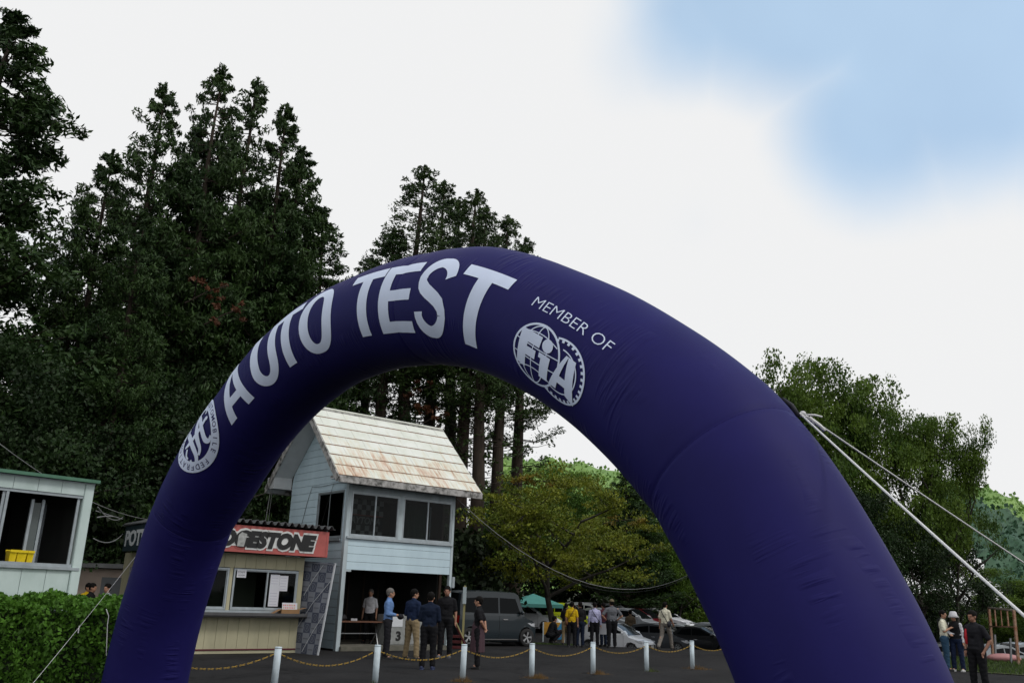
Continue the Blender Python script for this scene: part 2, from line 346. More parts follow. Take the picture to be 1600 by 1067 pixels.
def strip(path, wd, closed=False):
    """polyline -> quads of width wd(list or number)"""
    n = len(path); P = [Vector((*p, 0)) for p in path]; wds = wd if isinstance(wd, list) else [wd]*n; L, Rr = [], []
    for k in range(n):
        a = P[(k-1) % n] if (closed or k > 0) else P[k]; c = P[(k+1) % n] if (closed or k < n-1) else P[k]
        d1 = (P[k]-a).normalized() if (P[k]-a).length > 1e-9 else (c-P[k]).normalized(); d2 = (c-P[k]).normalized() if (c-P[k]).length > 1e-9 else d1
        n1 = Vector((-d1.y, d1.x, 0)); n2 = Vector((-d2.y, d2.x, 0)); m = (n1+n2).normalized(); s = 1/max(.45, m.dot(n1))
        L.append(P[k]+m*wds[k]/2*s); Rr.append(P[k]-m*wds[k]/2*s)
    q = []
    for k in range(n if closed else n-1):
        e = (k+1) % n; q.append([(L[k].x, L[k].y), (L[e].x, L[e].y), (Rr[e].x, Rr[e].y), (Rr[k].x, Rr[k].y)])
    return q
def arc(cx, cy, rx, ry, a0, a1, n=16): return [(cx+rx*math.cos(R(a0+(a1-a0)*k/n)), cy+ry*math.sin(R(a0+(a1-a0)*k/n))) for k in range(n+1)]
def letter_polys(ch):
    """heavy condensed capitals in a 1 x 1 box, y up. stem width in x .27, bar height .15"""
    w_, h_ = .30, .16
    def outline(outer, inner):
        n = len(outer); return [[outer[k], outer[k+1], inner[k+1], inner[k]] for k in range(n-1)]
    if ch == 'T': return [[(.5-w_/2, 0), (.5+w_/2, 0), (.5+w_/2, 1-h_), (.5-w_/2, 1-h_)], [(0, 1-h_), (1, 1-h_), (1, 1), (0, 1)]]
    if ch == 'E': return [[(0, 0), (w_, 0), (w_, 1), (0, 1)], [(w_, 0), (1, 0), (1, h_), (w_, h_)], [(w_, .44), (.93, .44), (.93, .59), (w_, .59)], [(w_, 1-h_), (1, 1-h_), (1, 1), (w_, 1)]]
    if ch == 'A': return [[(0, 0), (.25, 0), (.5, .80), (.36, 1)], [(.36, 1), (.5, .80), (.64, 1)], [(.75, 0), (1, 0), (.64, 1), (.5, .80)], [(.315, .21), (.685, .21), (.638, .36), (.362, .36)]]
    if ch == 'U':
        o = [(0, 1)]+arc(.5, .36, .5, .36, 180, 360, 20)+[(1, 1)]; i_ = [(w_, 1)]+arc(.5, .36, .5-w_, .36-.15, 180, 360, 20)+[(1-w_, 1)]; return outline(o, i_)
    if ch == 'O':
        def sup(rx, ry): return [(.5+rx*math.copysign(abs(math.cos(a))**.85, math.cos(a)), .5+ry*math.copysign(abs(math.sin(a))**.85, math.sin(a))) for a in [2*math.pi*k/40 for k in range(41)]]
        return outline(sup(.5, .5), sup(.5-w_*.93, .36))
    if ch == 'S':
        path = arc(.5, .715, .375, .215, 5, 90, 8)+arc(.5, .715, .375, .215, 90, 200, 10)[1:]+[(.2, .60), (.34, .545), (.5, .50), (.66, .455), (.8, .40)]+arc(.5, .285, .375, .215, 20, -90, 10)[1:]+arc(.5, .285, .375, .215, -90, -185, 8)[1:]
        n = len(path); wd = []
        for k in range(n):
            a = path[max(k-1, 0)]; c = path[min(k+1, n-1)]; dx, dy = abs(c[0]-a[0]), abs(c[1]-a[1]); f = dy/(dx+dy+1e-9); wd.append(.145+(.255-.145)*f)
        return strip(path, wd)
    return []
def put_letter(ch, s0, s1, th_top, th_bot, m=None):
    polys = [[(s0+(s1-s0)*x, th_bot+(th_top-th_bot)*y) for x, y in p] for p in letter_polys(ch)]
    if ch == 'A': me = None
    me = flat_from_polys(polys[:1]); 
    me = flat_from_polys(polys)
    return wrap(me, 'letter', m or M_print, nextoff(.0002))
for ch, a0, a1 in (('A', 5.14, 5.84), ('U', 6.02, 6.66), ('T', 6.58, 7.22), ('O', 7.23, 7.94), ('T', 8.28, 8.90), ('E', 8.92, 9.54), ('S', 9.60, 10.15), ('T', 10.22, 10.88)):
    top = 53 if ch in 'OS' else 56; bot = 131 if ch in 'UOS' else 128
    if ch == 'U': top = 57
    put_letter(ch, a0, a1, top, bot)
def arch_text(txt, s0, s1, th_top, th_bot, m, name='lettering', bold=0.):
    o = text_obj(txt, m, 1, 1, bold=bold, depth=0); me = o.data; bpy.data.objects.remove(o)
    bm = bmesh.new(); bm.from_mesh(me); bm.normal_update()
    bmesh.ops.delete(bm, geom=[f for f in bm.faces if f.normal.z < .5], context='FACES')
    bmesh.ops.remove_doubles(bm, verts=bm.verts, dist=1e-5)
    for v in bm.verts: v.co = (s0+(s1-s0)*v.co.x, th_bot+(th_top-th_bot)*v.co.y, 0)
    m2 = bpy.data.meshes.new('t'); bm.to_mesh(m2); bm.free(); return wrap(m2, name, m, nextoff())
arch_text('MEMBER OF', 11.245, 12.235, 62.2, 71.2, M_print, bold=-.012)
# --- round emblem of globe, gear ring and three letters
D2 = lambda q: q
gc, gr = (11.545, 104.7), (.322, 25.0)      # globe centre (s, theta) and radii
kc, kr = (11.860, 105.2), (.350, 24.6)      # gear ring
def E2(c, r, u, v): return (c[0]+r[0]*u, c[1]-r[1]*v)      # u right, v up in unit circle
def ering(c, r, ro, ri, a0, a1, n=48):
    return [[E2(c, r, ro*math.cos(R(x)), ro*math.sin(R(x))), E2(c, r, ro*math.cos(R(y)), ro*math.sin(R(y))), E2(c, r, ri*math.cos(R(y)), ri*math.sin(R(y))), E2(c, r, ri*math.cos(R(x)), ri*math.sin(R(x)))]
            for x, y in [(a0+(a1-a0)*k/n, a0+(a1-a0)*(k+1)/n) for k in range(n)]]
wrap(flat_from_polys(ering(gc, gr, 1.0, .93, 0, 360)), 'emblem_ring', M_print, nextoff())
# gear: outer ring with inward teeth, open where the globe covers it
gp = ering(kc, kr, 1.0, .94, -122, 112)
for k in range(20):
    a = -116+k*11.9; gp += ering(kc, kr, .94, .86, a, a+5.4, 2)
wrap(flat_from_polys(gp), 'emblem_gear', M_print, nextoff())
wrap(flat_from_polys(ering(kc, kr, .70, .66, -112, 95)), 'emblem_ring', M_print, nextoff())
def epath(path, wd, name='emblem_meridian'):
    q = strip(path, wd); return wrap(flat_from_polys([[E2(gc, gr, u, v) for u, v in p] for p in q]), name, M_print, nextoff(.00015))
for bx in (-.62, -.18, .42): epath([(bx*math.cos(R(a)), .93*math.sin(R(a))) for a in range(-90, 91, 10)], .035)
epath([(x/10, .28-.08*math.cos(x/10*1.5)) for x in range(-9, 10)], .035)
epath([(x/10, -.14-.10*math.cos(x/10*1.5)) for x in range(-9, 10)], .035)
epath([(-.72+x*.09, .56+.12*math.sin(x/16*math.pi)) for x in range(17)], .035)
epath([(-.78+x*.097, -.62+.16*math.sin(x/16*math.pi)) for x in range(17)], .035)
def eblock(polys): return wrap(flat_from_polys([[E2(gc, gr, u, v) for u, v in p] for p in polys]), 'emblem_letter', M_print, nextoff())
eblock([[(-.78, -.52), (-.42, -.58), (-.42, .62), (-.78, .62)], [(-.42, .26), (.08, .26), (.08, .62), (-.42, .62)], [(-.42, -.16), (-.02, -.16), (-.02, .12), (-.42, .12)]])
eblock([[(.23, -.60), (.60, -.60), (.60, .16), (.12, .16), (.12, .0), (.23, .0)]])
eblock([[E for E in [(.36+.21*math.cos(R(a)), .46+.21*math.sin(R(a))) for a in range(0, 360, 15)]]])
eblock([[(.68, -.60), (1.0, -.60), (1.22, .56), (1.12, .56)], [(1.12, .56), (1.22, .56), (1.28, .20), (1.30, .56)], [(1.22, .56), (1.52, .56), (1.80, -.72), (1.42, -.60)], [(1.0, -.36), (1.46, -.36), (1.42, -.12), (1.05, -.12)]])
# --- federation emblem: white ring with dark lettering, flowing monogram
jc, jr = (4.426, 93.0), (.570, 43.6)
wrap(flat_from_polys(ering(jc, jr, 1.0, .70, 0, 360, 60)), 'emblem_ring', M_print, nextoff())
joff = nextoff(.0012)
def ring_text(txt, a_mid, span, rad, hgt):
    o = text_obj('X', M_dkprint, 1); bpy.data.objects.remove(o); n = len(txt)
    for k, ch in enumerate(txt):
        if ch == ' ': continue
        a = a_mid+span/2-span*(k+.5)/n; o = text_obj(ch, M_dkprint, hgt, None, bold=.01, align='CENTER', depth=0); me = o.data; bpy.data.objects.remove(o)
        bm = bmesh.new(); bm.from_mesh(me); bm.normal_update(); bmesh.ops.delete(bm, geom=[f for f in bm.faces if f.normal.z < .5], context='FACES')
        for v in bm.verts:
            rr_ = rad+v.co.y-hgt/2; aa = a-math.degrees(v.co.x/rad)
            u, w_ = rr_*math.cos(R(aa)), rr_*math.sin(R(aa)); q = E2(jc, jr, u, w_); v.co = (q[0], q[1], 0)
        m2 = bpy.data.meshes.new('t'); bm.to_mesh(m2); bm.free(); wrap(m2, 'ring_letter', M_dkprint, joff)
ring_text('AUTOMOBILE', -16, 126, .855, .155)
ring_text('FEDERATION', -156, 124, .855, .155)
ring_text('JAPAN', 95, 58, .855, .155)
def jpath(path, wd):
    # catmull smooth
    P = []; n = len(path)
    for k in range(n-1):
        p0 = path[max(k-1, 0)]; p1 = path[k]; p2 = path[k+1]; p3 = path[min(k+2, n-1)]
        for q in range(6):
            f = q/6; P.append(tuple(.5*((2*p1[c])+(-p0[c]+p2[c])*f+(2*p0[c]-5*p1[c]+4*p2[c]-p3[c])*f*f+(-p0[c]+3*p1[c]-3*p2[c]+p3[c])*f**3) for c in (0, 1)))
    P.append(path[-1]); m = len(P); w2 = [np.interp(k/(m-1), np.linspace(0, 1, len(wd)), wd) for k in range(m)]
    wrap(flat_from_polys([[E2(jc, jr, u, v) for u, v in p] for p in strip(P, [float(x) for x in w2])]), 'emblem_monogram', M_print, nextoff(.0002))
jpath([(-.30, .52), (-.38, .40), (-.30, .20), (-.26, -.20), (-.30, -.46), (-.44, -.58), (-.58, -.50), (-.54, -.38)], [.06, .14, .17, .17, .15, .1, .09, .07])
jpath([(-.58, .10), (-.40, .06), (-.1, .04), (.2, .05), (.52, .12), (.60, .05)], [.05, .12, .13, .13, .12, .07])
jpath([(-.22, -.52), (-.05, -.40), (.02, .0), (.10, .40), (.16, .58)], [.08, .13, .2, .17, .1])
jpath([(.16, .60), (.26, .30), (.28, -.1), (.26, -.40), (.36, -.52), (.50, -.46)], [.1, .16, .17, .17, .12, .06])
jpath([(.10, .52), (.34, .58), (.50, .54), (.60, .40), (.52, .30)], [.10, .15, .13, .11, .07])
jpath([(-.50, -.02), (-.62, -.16), (-.60, -.28)], [.08, .08, .05])
# rope anchor patch
anc = Vector(arch_pt(13.06, R(-18), .0)[0]); M_rope = mat('white_rope', (.75, .75, .75), .8, bump=.6, bscale=120)
M_black = mat('black_webbing', (.012, .012, .02), .7)
mb = MB()
q0, q1 = arch_pt(13.10, R(-19), .004)[0]-aloc, arch_pt(13.22, R(-24), .01)[0]-aloc
mb.tube([Vector(q0), Vector((q0+q1)/2)+Vector((.01, 0, .015)), Vector(q1)], [.014, .020, .022], 8); mb.build('rope_anchor', M_black, arch, True)
A0 = Vector(arch_pt(13.2, R(-24), .02)[0])
def rope(name, pts, r, label, m=None, seg=1, cat='rope', n=8):
    o = MB().tube([Vector(p) for p in pts], r, n).build(name, m or M_rope, None, True)
    return tag(o, label, cat)
def sagpts(a, b, sag, n=14):
    a, b = Vector(a), Vector(b); return [a.lerp(b, k/n)-Vector((0, 0, sag*4*(k/n)*(1-k/n))) for k in range(n+1)]
def extend_to_ground(a, b, z=.0):
    t = (z-a.z)/(b.z-a.z); return a+(b-a)*t
A0 = at(1252, 648, A0.y)
E1 = extend_to_ground(A0, at(1600, 951, 3.75)); rope('guy_rope', sagpts(A0, E1, .03), .0068, 'thicker white guy rope running down right from the arch, lower of two')
E2_ = extend_to_ground(A0, at(1600, 874, 7.6)); rope('guy_rope', sagpts(A0+Vector((.01, 0, .01)), E2_, .05), .0065, 'thinner white guy rope running down right from the arch, upper of two')
knot = MB()
for k, (dx, dz) in enumerate(((0, 0), (.03, -.012), (.062, -.03), (.085, -.052), (.012, .012))): knot.ell(A0+Vector((dx, 0, dz)), (.022, .018, .016), 8, 6)
knot.tube([A0+Vector((.02, -.01, .0)), A0+Vector((.09, -.01, .0)), A0+Vector((.14, -.01, -.012))], .007, 6)
knot.tube([A0+Vector((.05, -.012, -.02)), A0+Vector((.12, -.012, -.075)), A0+Vector((.15, -.012, -.11))], .013, 6)
tag(knot.build('rope_knot', M_rope, None, True), 'lumpy white knot where both guy ropes tie to the arch', 'knot')
L0 = at(211, 870, 13.2); L1 = at(50, 1066, 10.6)
rope('guy_rope', sagpts(L0, extend_to_ground(L0, L1), .03), .0026, 'thin pale guy rope from the left leg of the arch down across the hedge')
hangc = [at(166, 951, 13.0), at(170, 962, 13.0), at(168, 975, 13.0), at(167, 1000, 13.0), at(166, 1024, 13.0)]
rope('loose_cord', hangc, .006, 'short pale loose cord hanging beside the left arch leg over the hedge', cat='cord')
tg = at(124, 977, 11.8)
tag(MB().tube([tg, tg+Vector((0, 0, -.09))], .006, 6).build('rope_tensioner', M_rope, None), 'small white tensioner on the thin rope in front of the hedge', 'rope tensioner')
# ------------------------------------------------------------------ white two-storey tower (local x along its front, y backwards)
TW = gnd(524, 1017); TRZ = R(40)
M_wall = mat('pale_blue_siding', (.55, .69, .76), .75, col2=(.48, .61, .68), vscale=1.6, stretch=(1, 1, .35), bump=.1, bscale=20, island=.035)
M_trim = mat('painted_trim', (.50, .58, .62), .65, col2=(.36, .42, .44), vscale=3, stretch=(1, 1, .3))
M_alu = mat('window_aluminium', (.42, .47, .50), .45, metal=.5, var=.2, vscale=6)
M_fascia = mat('weathered_fascia', (.42, .41, .40), .9, col2=(.07, .07, .065), vscale=5.5, thr=(.42, .66), bump=.3)
M_soffit = mat('soffit_white', (.55, .57, .58), .85, var=.12)
M_inside = mat('interior_brown', (.055, .032, .022), .8, var=.4, vscale=2)
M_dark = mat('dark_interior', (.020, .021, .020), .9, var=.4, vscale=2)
M_conc = mat('concrete', (.16, .15, .125), .9, col2=(.09, .09, .07), vscale=2.5, bump=.3)
M_glass = glassmat('window_glass', clear=.75)
# white-painted metal roof tiles with rust running down from their lower edges
M_tile = mat('painted_metal_tile', (.74, .75, .70), .5, col2=(.64, .66, .58), vscale=2.2, island=.05)
t = M_tile.node_tree; b = t.nodes['Principled BSDF']; base = b.inputs['Base Color'].links[0].from_socket
ob = t.nodes.new('ShaderNodeTexCoord'); ge = t.nodes.new('ShaderNodeNewGeometry')
vt = t.nodes.new('ShaderNodeVectorRotate'); vt.rotation_type = 'Z_AXIS'; vt.inputs['Angle'].default_value = -TRZ; t.links.new(ge.outputs['Position'], vt.inputs[0])
mp = t.nodes.new('ShaderNodeMapping'); mp.inputs['Scale'].default_value = (5.5, .75, .75); t.links.new(vt.outputs[0], mp.inputs[0])
n1 = t.nodes.new('ShaderNodeTexNoise'); n1.inputs['Scale'].default_value = 1.5; n1.inputs['Detail'].default_value = 7; n1.inputs['Roughness'].default_value = .7; t.links.new(mp.outputs[0], n1.inputs[0])
n2 = t.nodes.new('ShaderNodeTexNoise'); n2.inputs['Scale'].default_value = .75; n2.inputs['Detail'].default_value = 2; t.links.new(vt.outputs[0], n2.inputs[0])
sep = t.nodes.new('ShaderNodeSeparateXYZ'); t.links.new(ge.outputs['Position'], sep.inputs[0])
hz_ = t.nodes.new('ShaderNodeMapRange'); hz_.inputs[1].default_value = 7.2; hz_.inputs[2].default_value = 5.4; hz_.inputs[3].default_value = -.16; hz_.inputs[4].default_value = .10; t.links.new(sep.outputs[2], hz_.inputs[0])
def tm(op, a, c=None, cl=False):
    m = t.nodes.new('ShaderNodeMath'); m.operation = op; m.use_clamp = cl
    for k, x in enumerate((a, c)):
        if x is None: continue
        if isinstance(x, (int, float)): m.inputs[k].default_value = x
        else: t.links.new(x, m.inputs[k])
    return m.outputs[0]
us_ = tm('ADD', tm('ADD', n1.outputs[0], tm('MULTIPLY', tm('SUBTRACT', n2.outputs[0], .5), .55)), hz_.outputs[0])
rs = t.nodes.new('ShaderNodeMapRange'); rs.inputs[1].default_value = .47; rs.inputs[2].default_value = .80; rs.inputs[4].default_value = .85; t.links.new(us_, rs.inputs[0])
rc = t.nodes.new('ShaderNodeValToRGB'); rc.color_ramp.elements[0].color = (.68, .58, .32, 1); rc.color_ramp.elements[0].position = .1; rc.color_ramp.elements[1].color = (.20, .055, .02, 1)
e = rc.color_ramp.elements.new(.55); e.color = (.50, .22, .07, 1); t.links.new(rs.outputs[0], rc.inputs[0])
mx = t.nodes.new('ShaderNodeMix'); mx.data_type = 'RGBA'; t.links.new(rs.outputs[0], mx.inputs[0]); t.links.new(base, mx.inputs[6]); t.links.new(rc.outputs[0], mx.inputs[7]); t.links.new(mx.outputs[2], b.inputs['Base Color'])
M_rustedge = mat('rusty_edge', (.20, .07, .035), .9, col2=(.42, .28, .19), vscale=2.5)

tower = thing('timing_tower', 'two-storey pale blue boarded tower with steep rust-stained white roof', 'building', TW, TRZ)
TWd, TDp, EV, RG = 4.10, 3.85, 5.15, 7.60
RB = TDp/2
def roof_z(y): return RG-.17-abs(y-RB)*1.0
# inner shell: thin structural walls (with openings), floors
sh = MB()
sh.box(.03, .12, .03, TDp-.03, 0, 3.28)                                  # left wall lower
sh.box(.03, TWd-.03, TDp-.10, TDp-.03, 0, 5.2)                             # back wall
sh.box(TWd-.12, TWd-.03, .45, TDp-.10, 0, 5.2)                             # right wall
sh.box(.12, TWd-.12, .03, TDp-.1, 2.75, 2.85)                            # first floor slab
sh.box(.05, TWd-.05, .05, TDp-.05, 4.93, 4.98)
sh.build('shell', M_inside, tower)
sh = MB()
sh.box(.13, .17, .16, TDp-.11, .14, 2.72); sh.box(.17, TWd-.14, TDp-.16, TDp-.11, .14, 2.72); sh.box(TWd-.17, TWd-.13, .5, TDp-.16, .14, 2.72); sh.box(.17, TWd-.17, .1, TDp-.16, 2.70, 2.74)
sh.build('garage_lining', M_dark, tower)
for k in range(6):
    MB().box(.5+k*.62, .56+k*.62, TDp-.21, TDp-.16, .14, 2.68).build('stud', mat('stud_wood', (.05, .036, .026), .85), tower)
MB().box(.10, TWd+.05, -.12, TDp, -.1, .14).build('floor_slab', M_conc, tower, bevel=.015)
# boards of the front: rows of .238 m
rowh = .2385
def fboard(x0, x1, z0, z1, name='siding_board'): return MB().add([(x0, -.020, z0), (x1, -.020, z0), (x1, -.014, z1), (x0, -.014, z1), (x0, .03, z0), (x1, .03, z0), (x1, .03, z1), (x0, .03, z1)],
        [(0,1,2,3),(7,6,5,4),(0,4,5,1),(1,5,6,2),(2,6,7,3),(3,7,4,0)]).build(name, M_wall, tower)
z = 2.36
while z < 3.27:
    fboard(.125, TWd-.06, z+.004, min(z+rowh, 3.28)-.004); z += rowh
# corner posts / trims of the front
MB().box(-.02, .12, -.03, .12, 0, 4.95).build('corner_board', M_trim, tower, bevel=.006)
MB().box(TWd-.055, TWd+.045, -.03, .10, .0, 4.95).build('corner_board', M_trim, tower, bevel=.006)
MB().box(.125, TWd-.06, -.02, .05, 4.74, 4.93).build('window_header', M_trim, tower)
MB().box(-.02, TWd+.03, -.01, .08, 4.935, 5.10).build('wall_plate', M_fascia, tower)
MB().box(1.905, 2.065, -.022, .06, 3.36, 4.735).build('mullion_post', M_trim, tower, bevel=.005)
MB().box(.02, TWd+.0, -.09, -.032, 3.285, 3.355).build('window_sill', M_alu, tower, bevel=.006)
# side boards (x = 0 plane, outward -x)
WS0, WS1, WZ0, WZ1 = .27, 1.86, 3.34, 4.78
def sboard(y0, y1, z0, z1, ya=None, yb=None):
    """y0..y1 at bottom, ya..yb at top"""
    ya = y0 if ya is None else ya; yb = y1 if yb is None else yb
    MB().add([(-.022, y0, z0), (-.022, y1, z0), (-.015, yb, z1), (-.015, ya, z1), (.028, y0, z0), (.028, y1, z0), (.028, yb, z1), (.028, ya, z1)],
             [(0,3,2,1),(4,5,6,7),(0,1,5,4),(1,2,6,5),(2,3,7,6),(3,0,4,7)]).build('siding_board', M_wall, tower)
z = .06
while z < RG-.4:
    z1 = min(z+rowh-.008, RG-.2)
    def span(zz):
        h = RG-.20-zz; a = max(.125, RB-h); c = min(TDp, RB+h); return a, c
    a0, b0 = span(z); a1, b1 = span(z1)
    if b1-a1 > .02:
        if z1 > WZ0-.06 and z < WZ1+.06:
            sboard(a0, WS0-.07, z, z1, a1, WS0-.07); sboard(WS1+.07, b0, z, z1, WS1+.07, b1)
            if z < WZ0-.14: sboard(WS0-.062, WS1+.062, z, WZ0-.135)
            if z1 > WZ1+.03: sboard(WS0-.062, WS1+.062, max(z, WZ1+.005), z1)
        else: sboard(a0, b0, z, z1, a1, b1)
    z += rowh
def window(parent, org, ux, uz, un, wd, ht, splits, glass=M_glass, fr=.045, name='window', m=None, paned=True):
    """sliding window in a plane: org lower left, ux right, un outward; splits = fractions of the meeting stiles"""
    m = m or M_alu; org, ux, uz, un = Vector(org), Vector(ux), Vector(uz), Vector(un)
    def P(u, v, d): return org+ux*u+uz*v+un*d
    def bx(u0, u1, v0, v1, d0, d1):
        mb = MB(); return mb.add([P(u0, v0, d0), P(u1, v0, d0), P(u1, v1, d0), P(u0, v1, d0), P(u0, v0, d1), P(u1, v0, d1), P(u1, v1, d1), P(u0, v1, d1)],
            [(0,3,2,1),(4,5,6,7),(0,1,5,4),(1,2,6,5),(2,3,7,6),(3,0,4,7)])
    f = MB()
    for a in ((0, wd, 0, fr), (0, wd, ht-fr, ht), (0, fr, fr, ht-fr), (wd-fr, wd, fr, ht-fr)):
        q = bx(*a, -.05, .02); f.add(q.v, q.f)
    fo = f.build(name, m, parent)
    xs_ = [fr]+[s*wd for s in splits]+[wd-fr]
    for k in range(len(xs_)-1):
        d = .0 if k % 2 else -.018
        a, c = xs_[k], xs_[k+1]
        s = MB()
        for q in ((a-.012, a+.022, fr, ht-fr), (c-.022, c+.012, fr, ht-fr), (a+.022, c-.022, fr, fr+.03), (a+.022, c-.022, ht-fr-.025, ht-fr)):
            z_ = bx(*q, d-.012, d+.006); s.add(z_.v, z_.f)
        so = s.build('sash', m, fo)
        if paned: g = bx(a+.022, c-.022, fr+.03, ht-fr-.025, d-.005, d-.002).build('pane', glass, fo)
    return fo
X_, Y_, Z_ = Vector((1, 0, 0)), Vector((0, 1, 0)), Vector((0, 0, 1))
window(tower, (.13, 0, 3.36), X_, Z_, -Y_, 1.77, 1.375, (.5,))
window(tower, (2.07, 0, 3.36), X_, Z_, -Y_, 1.965, 1.375, (.5,))
window(tower, (0, WS1+.06, 3.30), -Y_, Z_, -X_, WS1-WS0+.12, 1.48, (.45,))
MB().box(-.09, -.032, WS0-.08, WS1+.1, 3.215, 3.285).build('window_sill', M_alu, tower)
# gable behind the boards and roof slabs (45 degrees) with overhang
GL, GR, OV = -.70, TWd+.70, .55
def slab(sgn, name, m, t0, t1, x0=GL, x1=GR, ov=OV, top=0.):
    # sgn -1 front slope, +1 back
    y_e = RB+sgn*(RB+ov); s2 = .7071
    def P(x, f, t):  # f 0 ridge..1 eave ; t = depth below the top surface
        y = RB+sgn*(RB+ov)*f; z = RG-abs(y-RB); return (x, y-sgn*t*s2, z-t*s2)
    v = [P(x0, top, t0), P(x1, top, t0), P(x1, 1, t0), P(x0, 1, t0), P(x0, top, t1), P(x1, top, t1), P(x1, 1, t1), P(x0, 1, t1)]
    return MB().add(v, [(0,1,2,3),(7,6,5,4),(0,4,5,1),(1,5,6,2),(2,6,7,3),(3,7,4,0)]).build(name, m, tower)
slab(-1, 'roof_deck', M_fascia, .045, .13, top=.05); slab(1, 'roof_deck', M_fascia, .045, .13, top=.05)
slab(1, 'roof_sheet', M_tile, .0, .04)
# tiles of the front slope: 7 courses, staggered, each proud of the one below
NR, SL = 7, (RB+OV)*1.4142; th = SL/NR; tw = .635
P0 = lambda x, s, n: Vector((x, RB-s*.7071-n*.7071, RG-s*.7071+n*.7071))
for r_ in range(NR):
    x = GL-.02; first = True; off = (r_ % 2)*.5+.12*((r_*3) % 5)/5
    while x < GR-.01:
        w_ = tw*(1-off) if (first and off > .05) else tw; first = False
        x1 = min(x+w_, GR+.02)
        if GR+.02-x1 < .12: x1 = GR+.02
        s0, s1 = r_*th, (r_+1)*th+.02; n0 = .004+rnd.uniform(0, .004); n1 = .022+rnd.uniform(0, .006)
        g = .004
        v = [P0(x+g, s0, n0), P0(x1-g, s0, n0), P0(x1-g, s1, n1), P0(x+g, s1, n1), P0(x+g, s0, n0-.012), P0(x1-g, s0, n0-.012), P0(x1-g, s1, n1-.022), P0(x+g, s1, n1-.022)]
        mb = MB(); mb.add(v, [(0,1,2,3),(7,6,5,4),(0,4,5,1),(1,5,6,2),(3,7,4,0)]); mb.mi = 1; mb.add([v[2], v[3], v[7], v[6]], [(0,1,2,3)])
        mb.build('roof_tile', [M_tile, M_rustedge], tower)
        x = x1
# thin rust line where each course laps the next
for r_ in range(1, NR):
    s = r_*th+.024; mb = MB(); v = [P0(GL, s, .017), P0(GR, s, .017), P0(GR, s+.020, .015), P0(GL, s+.020, .015), P0(GL, s, -.003), P0(GR, s, -.003), P0(GR, s+.020, -.003), P0(GL, s+.020, -.003)]
    mb.add(v, [(0,1,2,3),(7,6,5,4),(0,4,5,1),(1,5,6,2),(2,6,7,3),(3,7,4,0)]); mb.build('course_lap', M_rustedge, tower)
MB().tube([(GL-.03, RB, RG+.02), (GR+.03, RB, RG+.02)], .035, 8).build('ridge_cap', M_tile, tower)
MB().box(GL-.02, GR+.02, RB-.10, RB+.10, RG-.075, RG-.03).build('ridge_board', M_fascia, tower)
# eave fascia along the front, barge boards of the left gable, right gable
MB().box(GL-.02, GR+.02, -OV-.10, -OV-.02, RG-RB-OV-.24, RG-RB-OV-.035).build('eave_fascia', M_fascia, tower, bevel=.008)
MB().box(GL-.02, GR+.02, TDp+OV+.02, TDp+OV+.10, RG-RB-OV-.24, RG-RB-OV-.035).build('eave_fascia', M_fascia, tower)
def barge(x, sgn):
    a = Vector((x, RB, RG-.14)); c = Vector((x, RB+sgn*(RB+OV), RG-RB-OV-.14)); return MB().bar(a, c, .05, .20).build('barge_board', M_fascia, tower)
for x in (GL-.03, GR+.03): barge(x, -1); barge(x, 1)
# soffits: boxed eaves under front and back, sloped lining under the gable overhang
MB().box(GL, GR, -OV-.02, -.03, EV-.13, EV-.10).build('soffit', M_soffit, tower)
MB().box(GL, GR, TDp+.03, TDp+OV+.02, EV-.13, EV-.10).build('soffit', M_soffit, tower)
def P1(x, y, d): return (x, y, RG-.02-abs(y-RB)-d)
for sgn in (-1, 1):
    ye = RB+sgn*(RB+OV); v = [P1(GL, RB, .19), P1(-.035, RB, .19), (-.035, ye, P1(0, ye, .19)[2]), (GL, ye, P1(0, ye, .19)[2])]
    v += [(x, y, z+.03) for x, y, z in v]
    MB().add(v, [(0,3,2,1),(4,5,6,7),(0,1,5,4),(1,2,6,5),(2,3,7,6),(3,0,4,7)]).build('gable_soffit', M_soffit, tower)
for y0, y1 in ((TDp+.03, TDp+OV+.0), (-OV, -.03)):
    MB().box(GL, -.04, y0, y1, EV-.10, EV+.26 if y0 > 0 else EV-.04).build('eave_box', M_soffit if y0 > 0 else M_fascia, tower)
# garage side reveal, interior wire, meter box on right corner
MB().box(.12, .30, -.02, .03, 2.30, 2.36).build('garage_header', M_trim, tower)
MB().box(TWd+.05, TWd+.16, -.06, .05, 1.95, 2.30).build('meter_box', M_alu, tower, bevel=.01)
# left jamb return of the open garage
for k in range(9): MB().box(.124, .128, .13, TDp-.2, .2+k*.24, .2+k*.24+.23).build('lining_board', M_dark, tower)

def T(x, y, z): return tower.matrix_world @ Vector((x, y, z))
bpy.context.view_layer.update()
# cables on the tower side wall
M_wire = mat('dark_cable', (.02, .02, .02), .6); M_cable = mat('grey_cable', (.22, .22, .22), .6)
MB().tube([(-.04, .13, 4.98), (-.05, .6, 5.02), (-.05, 1.7, 4.98), (-.05, 2.35, 5.02), (-.045, 2.6, 4.5), (-.04, 3.0, 3.4), (-.04, 3.25, 2.7)], .008, 5).build('cable', M_wire, tower)
MB().tube([(-.05, .9, 5.03), (-.045, 1.4, 4.0), (-.045, 1.62, 3.3)], .006, 5).build('cable', M_wire, tower)
MB().tube([(GL+.1, TDp+OV-.1, 5.0), (GL+.02, TDp+OV-.15, 4.0), (GL-.08, TDp+OV-.2, 2.2)], .012, 5).build('hanging_cable', M_cable, tower)
MB().tube([(GL+.16, TDp+OV-.1, 5.0), (GL+.14, TDp+OV-.1, 3.6), (GL+.1, TDp+OV-.15, 2.2)], .008, 5).build('hanging_cable', M_cable, tower)

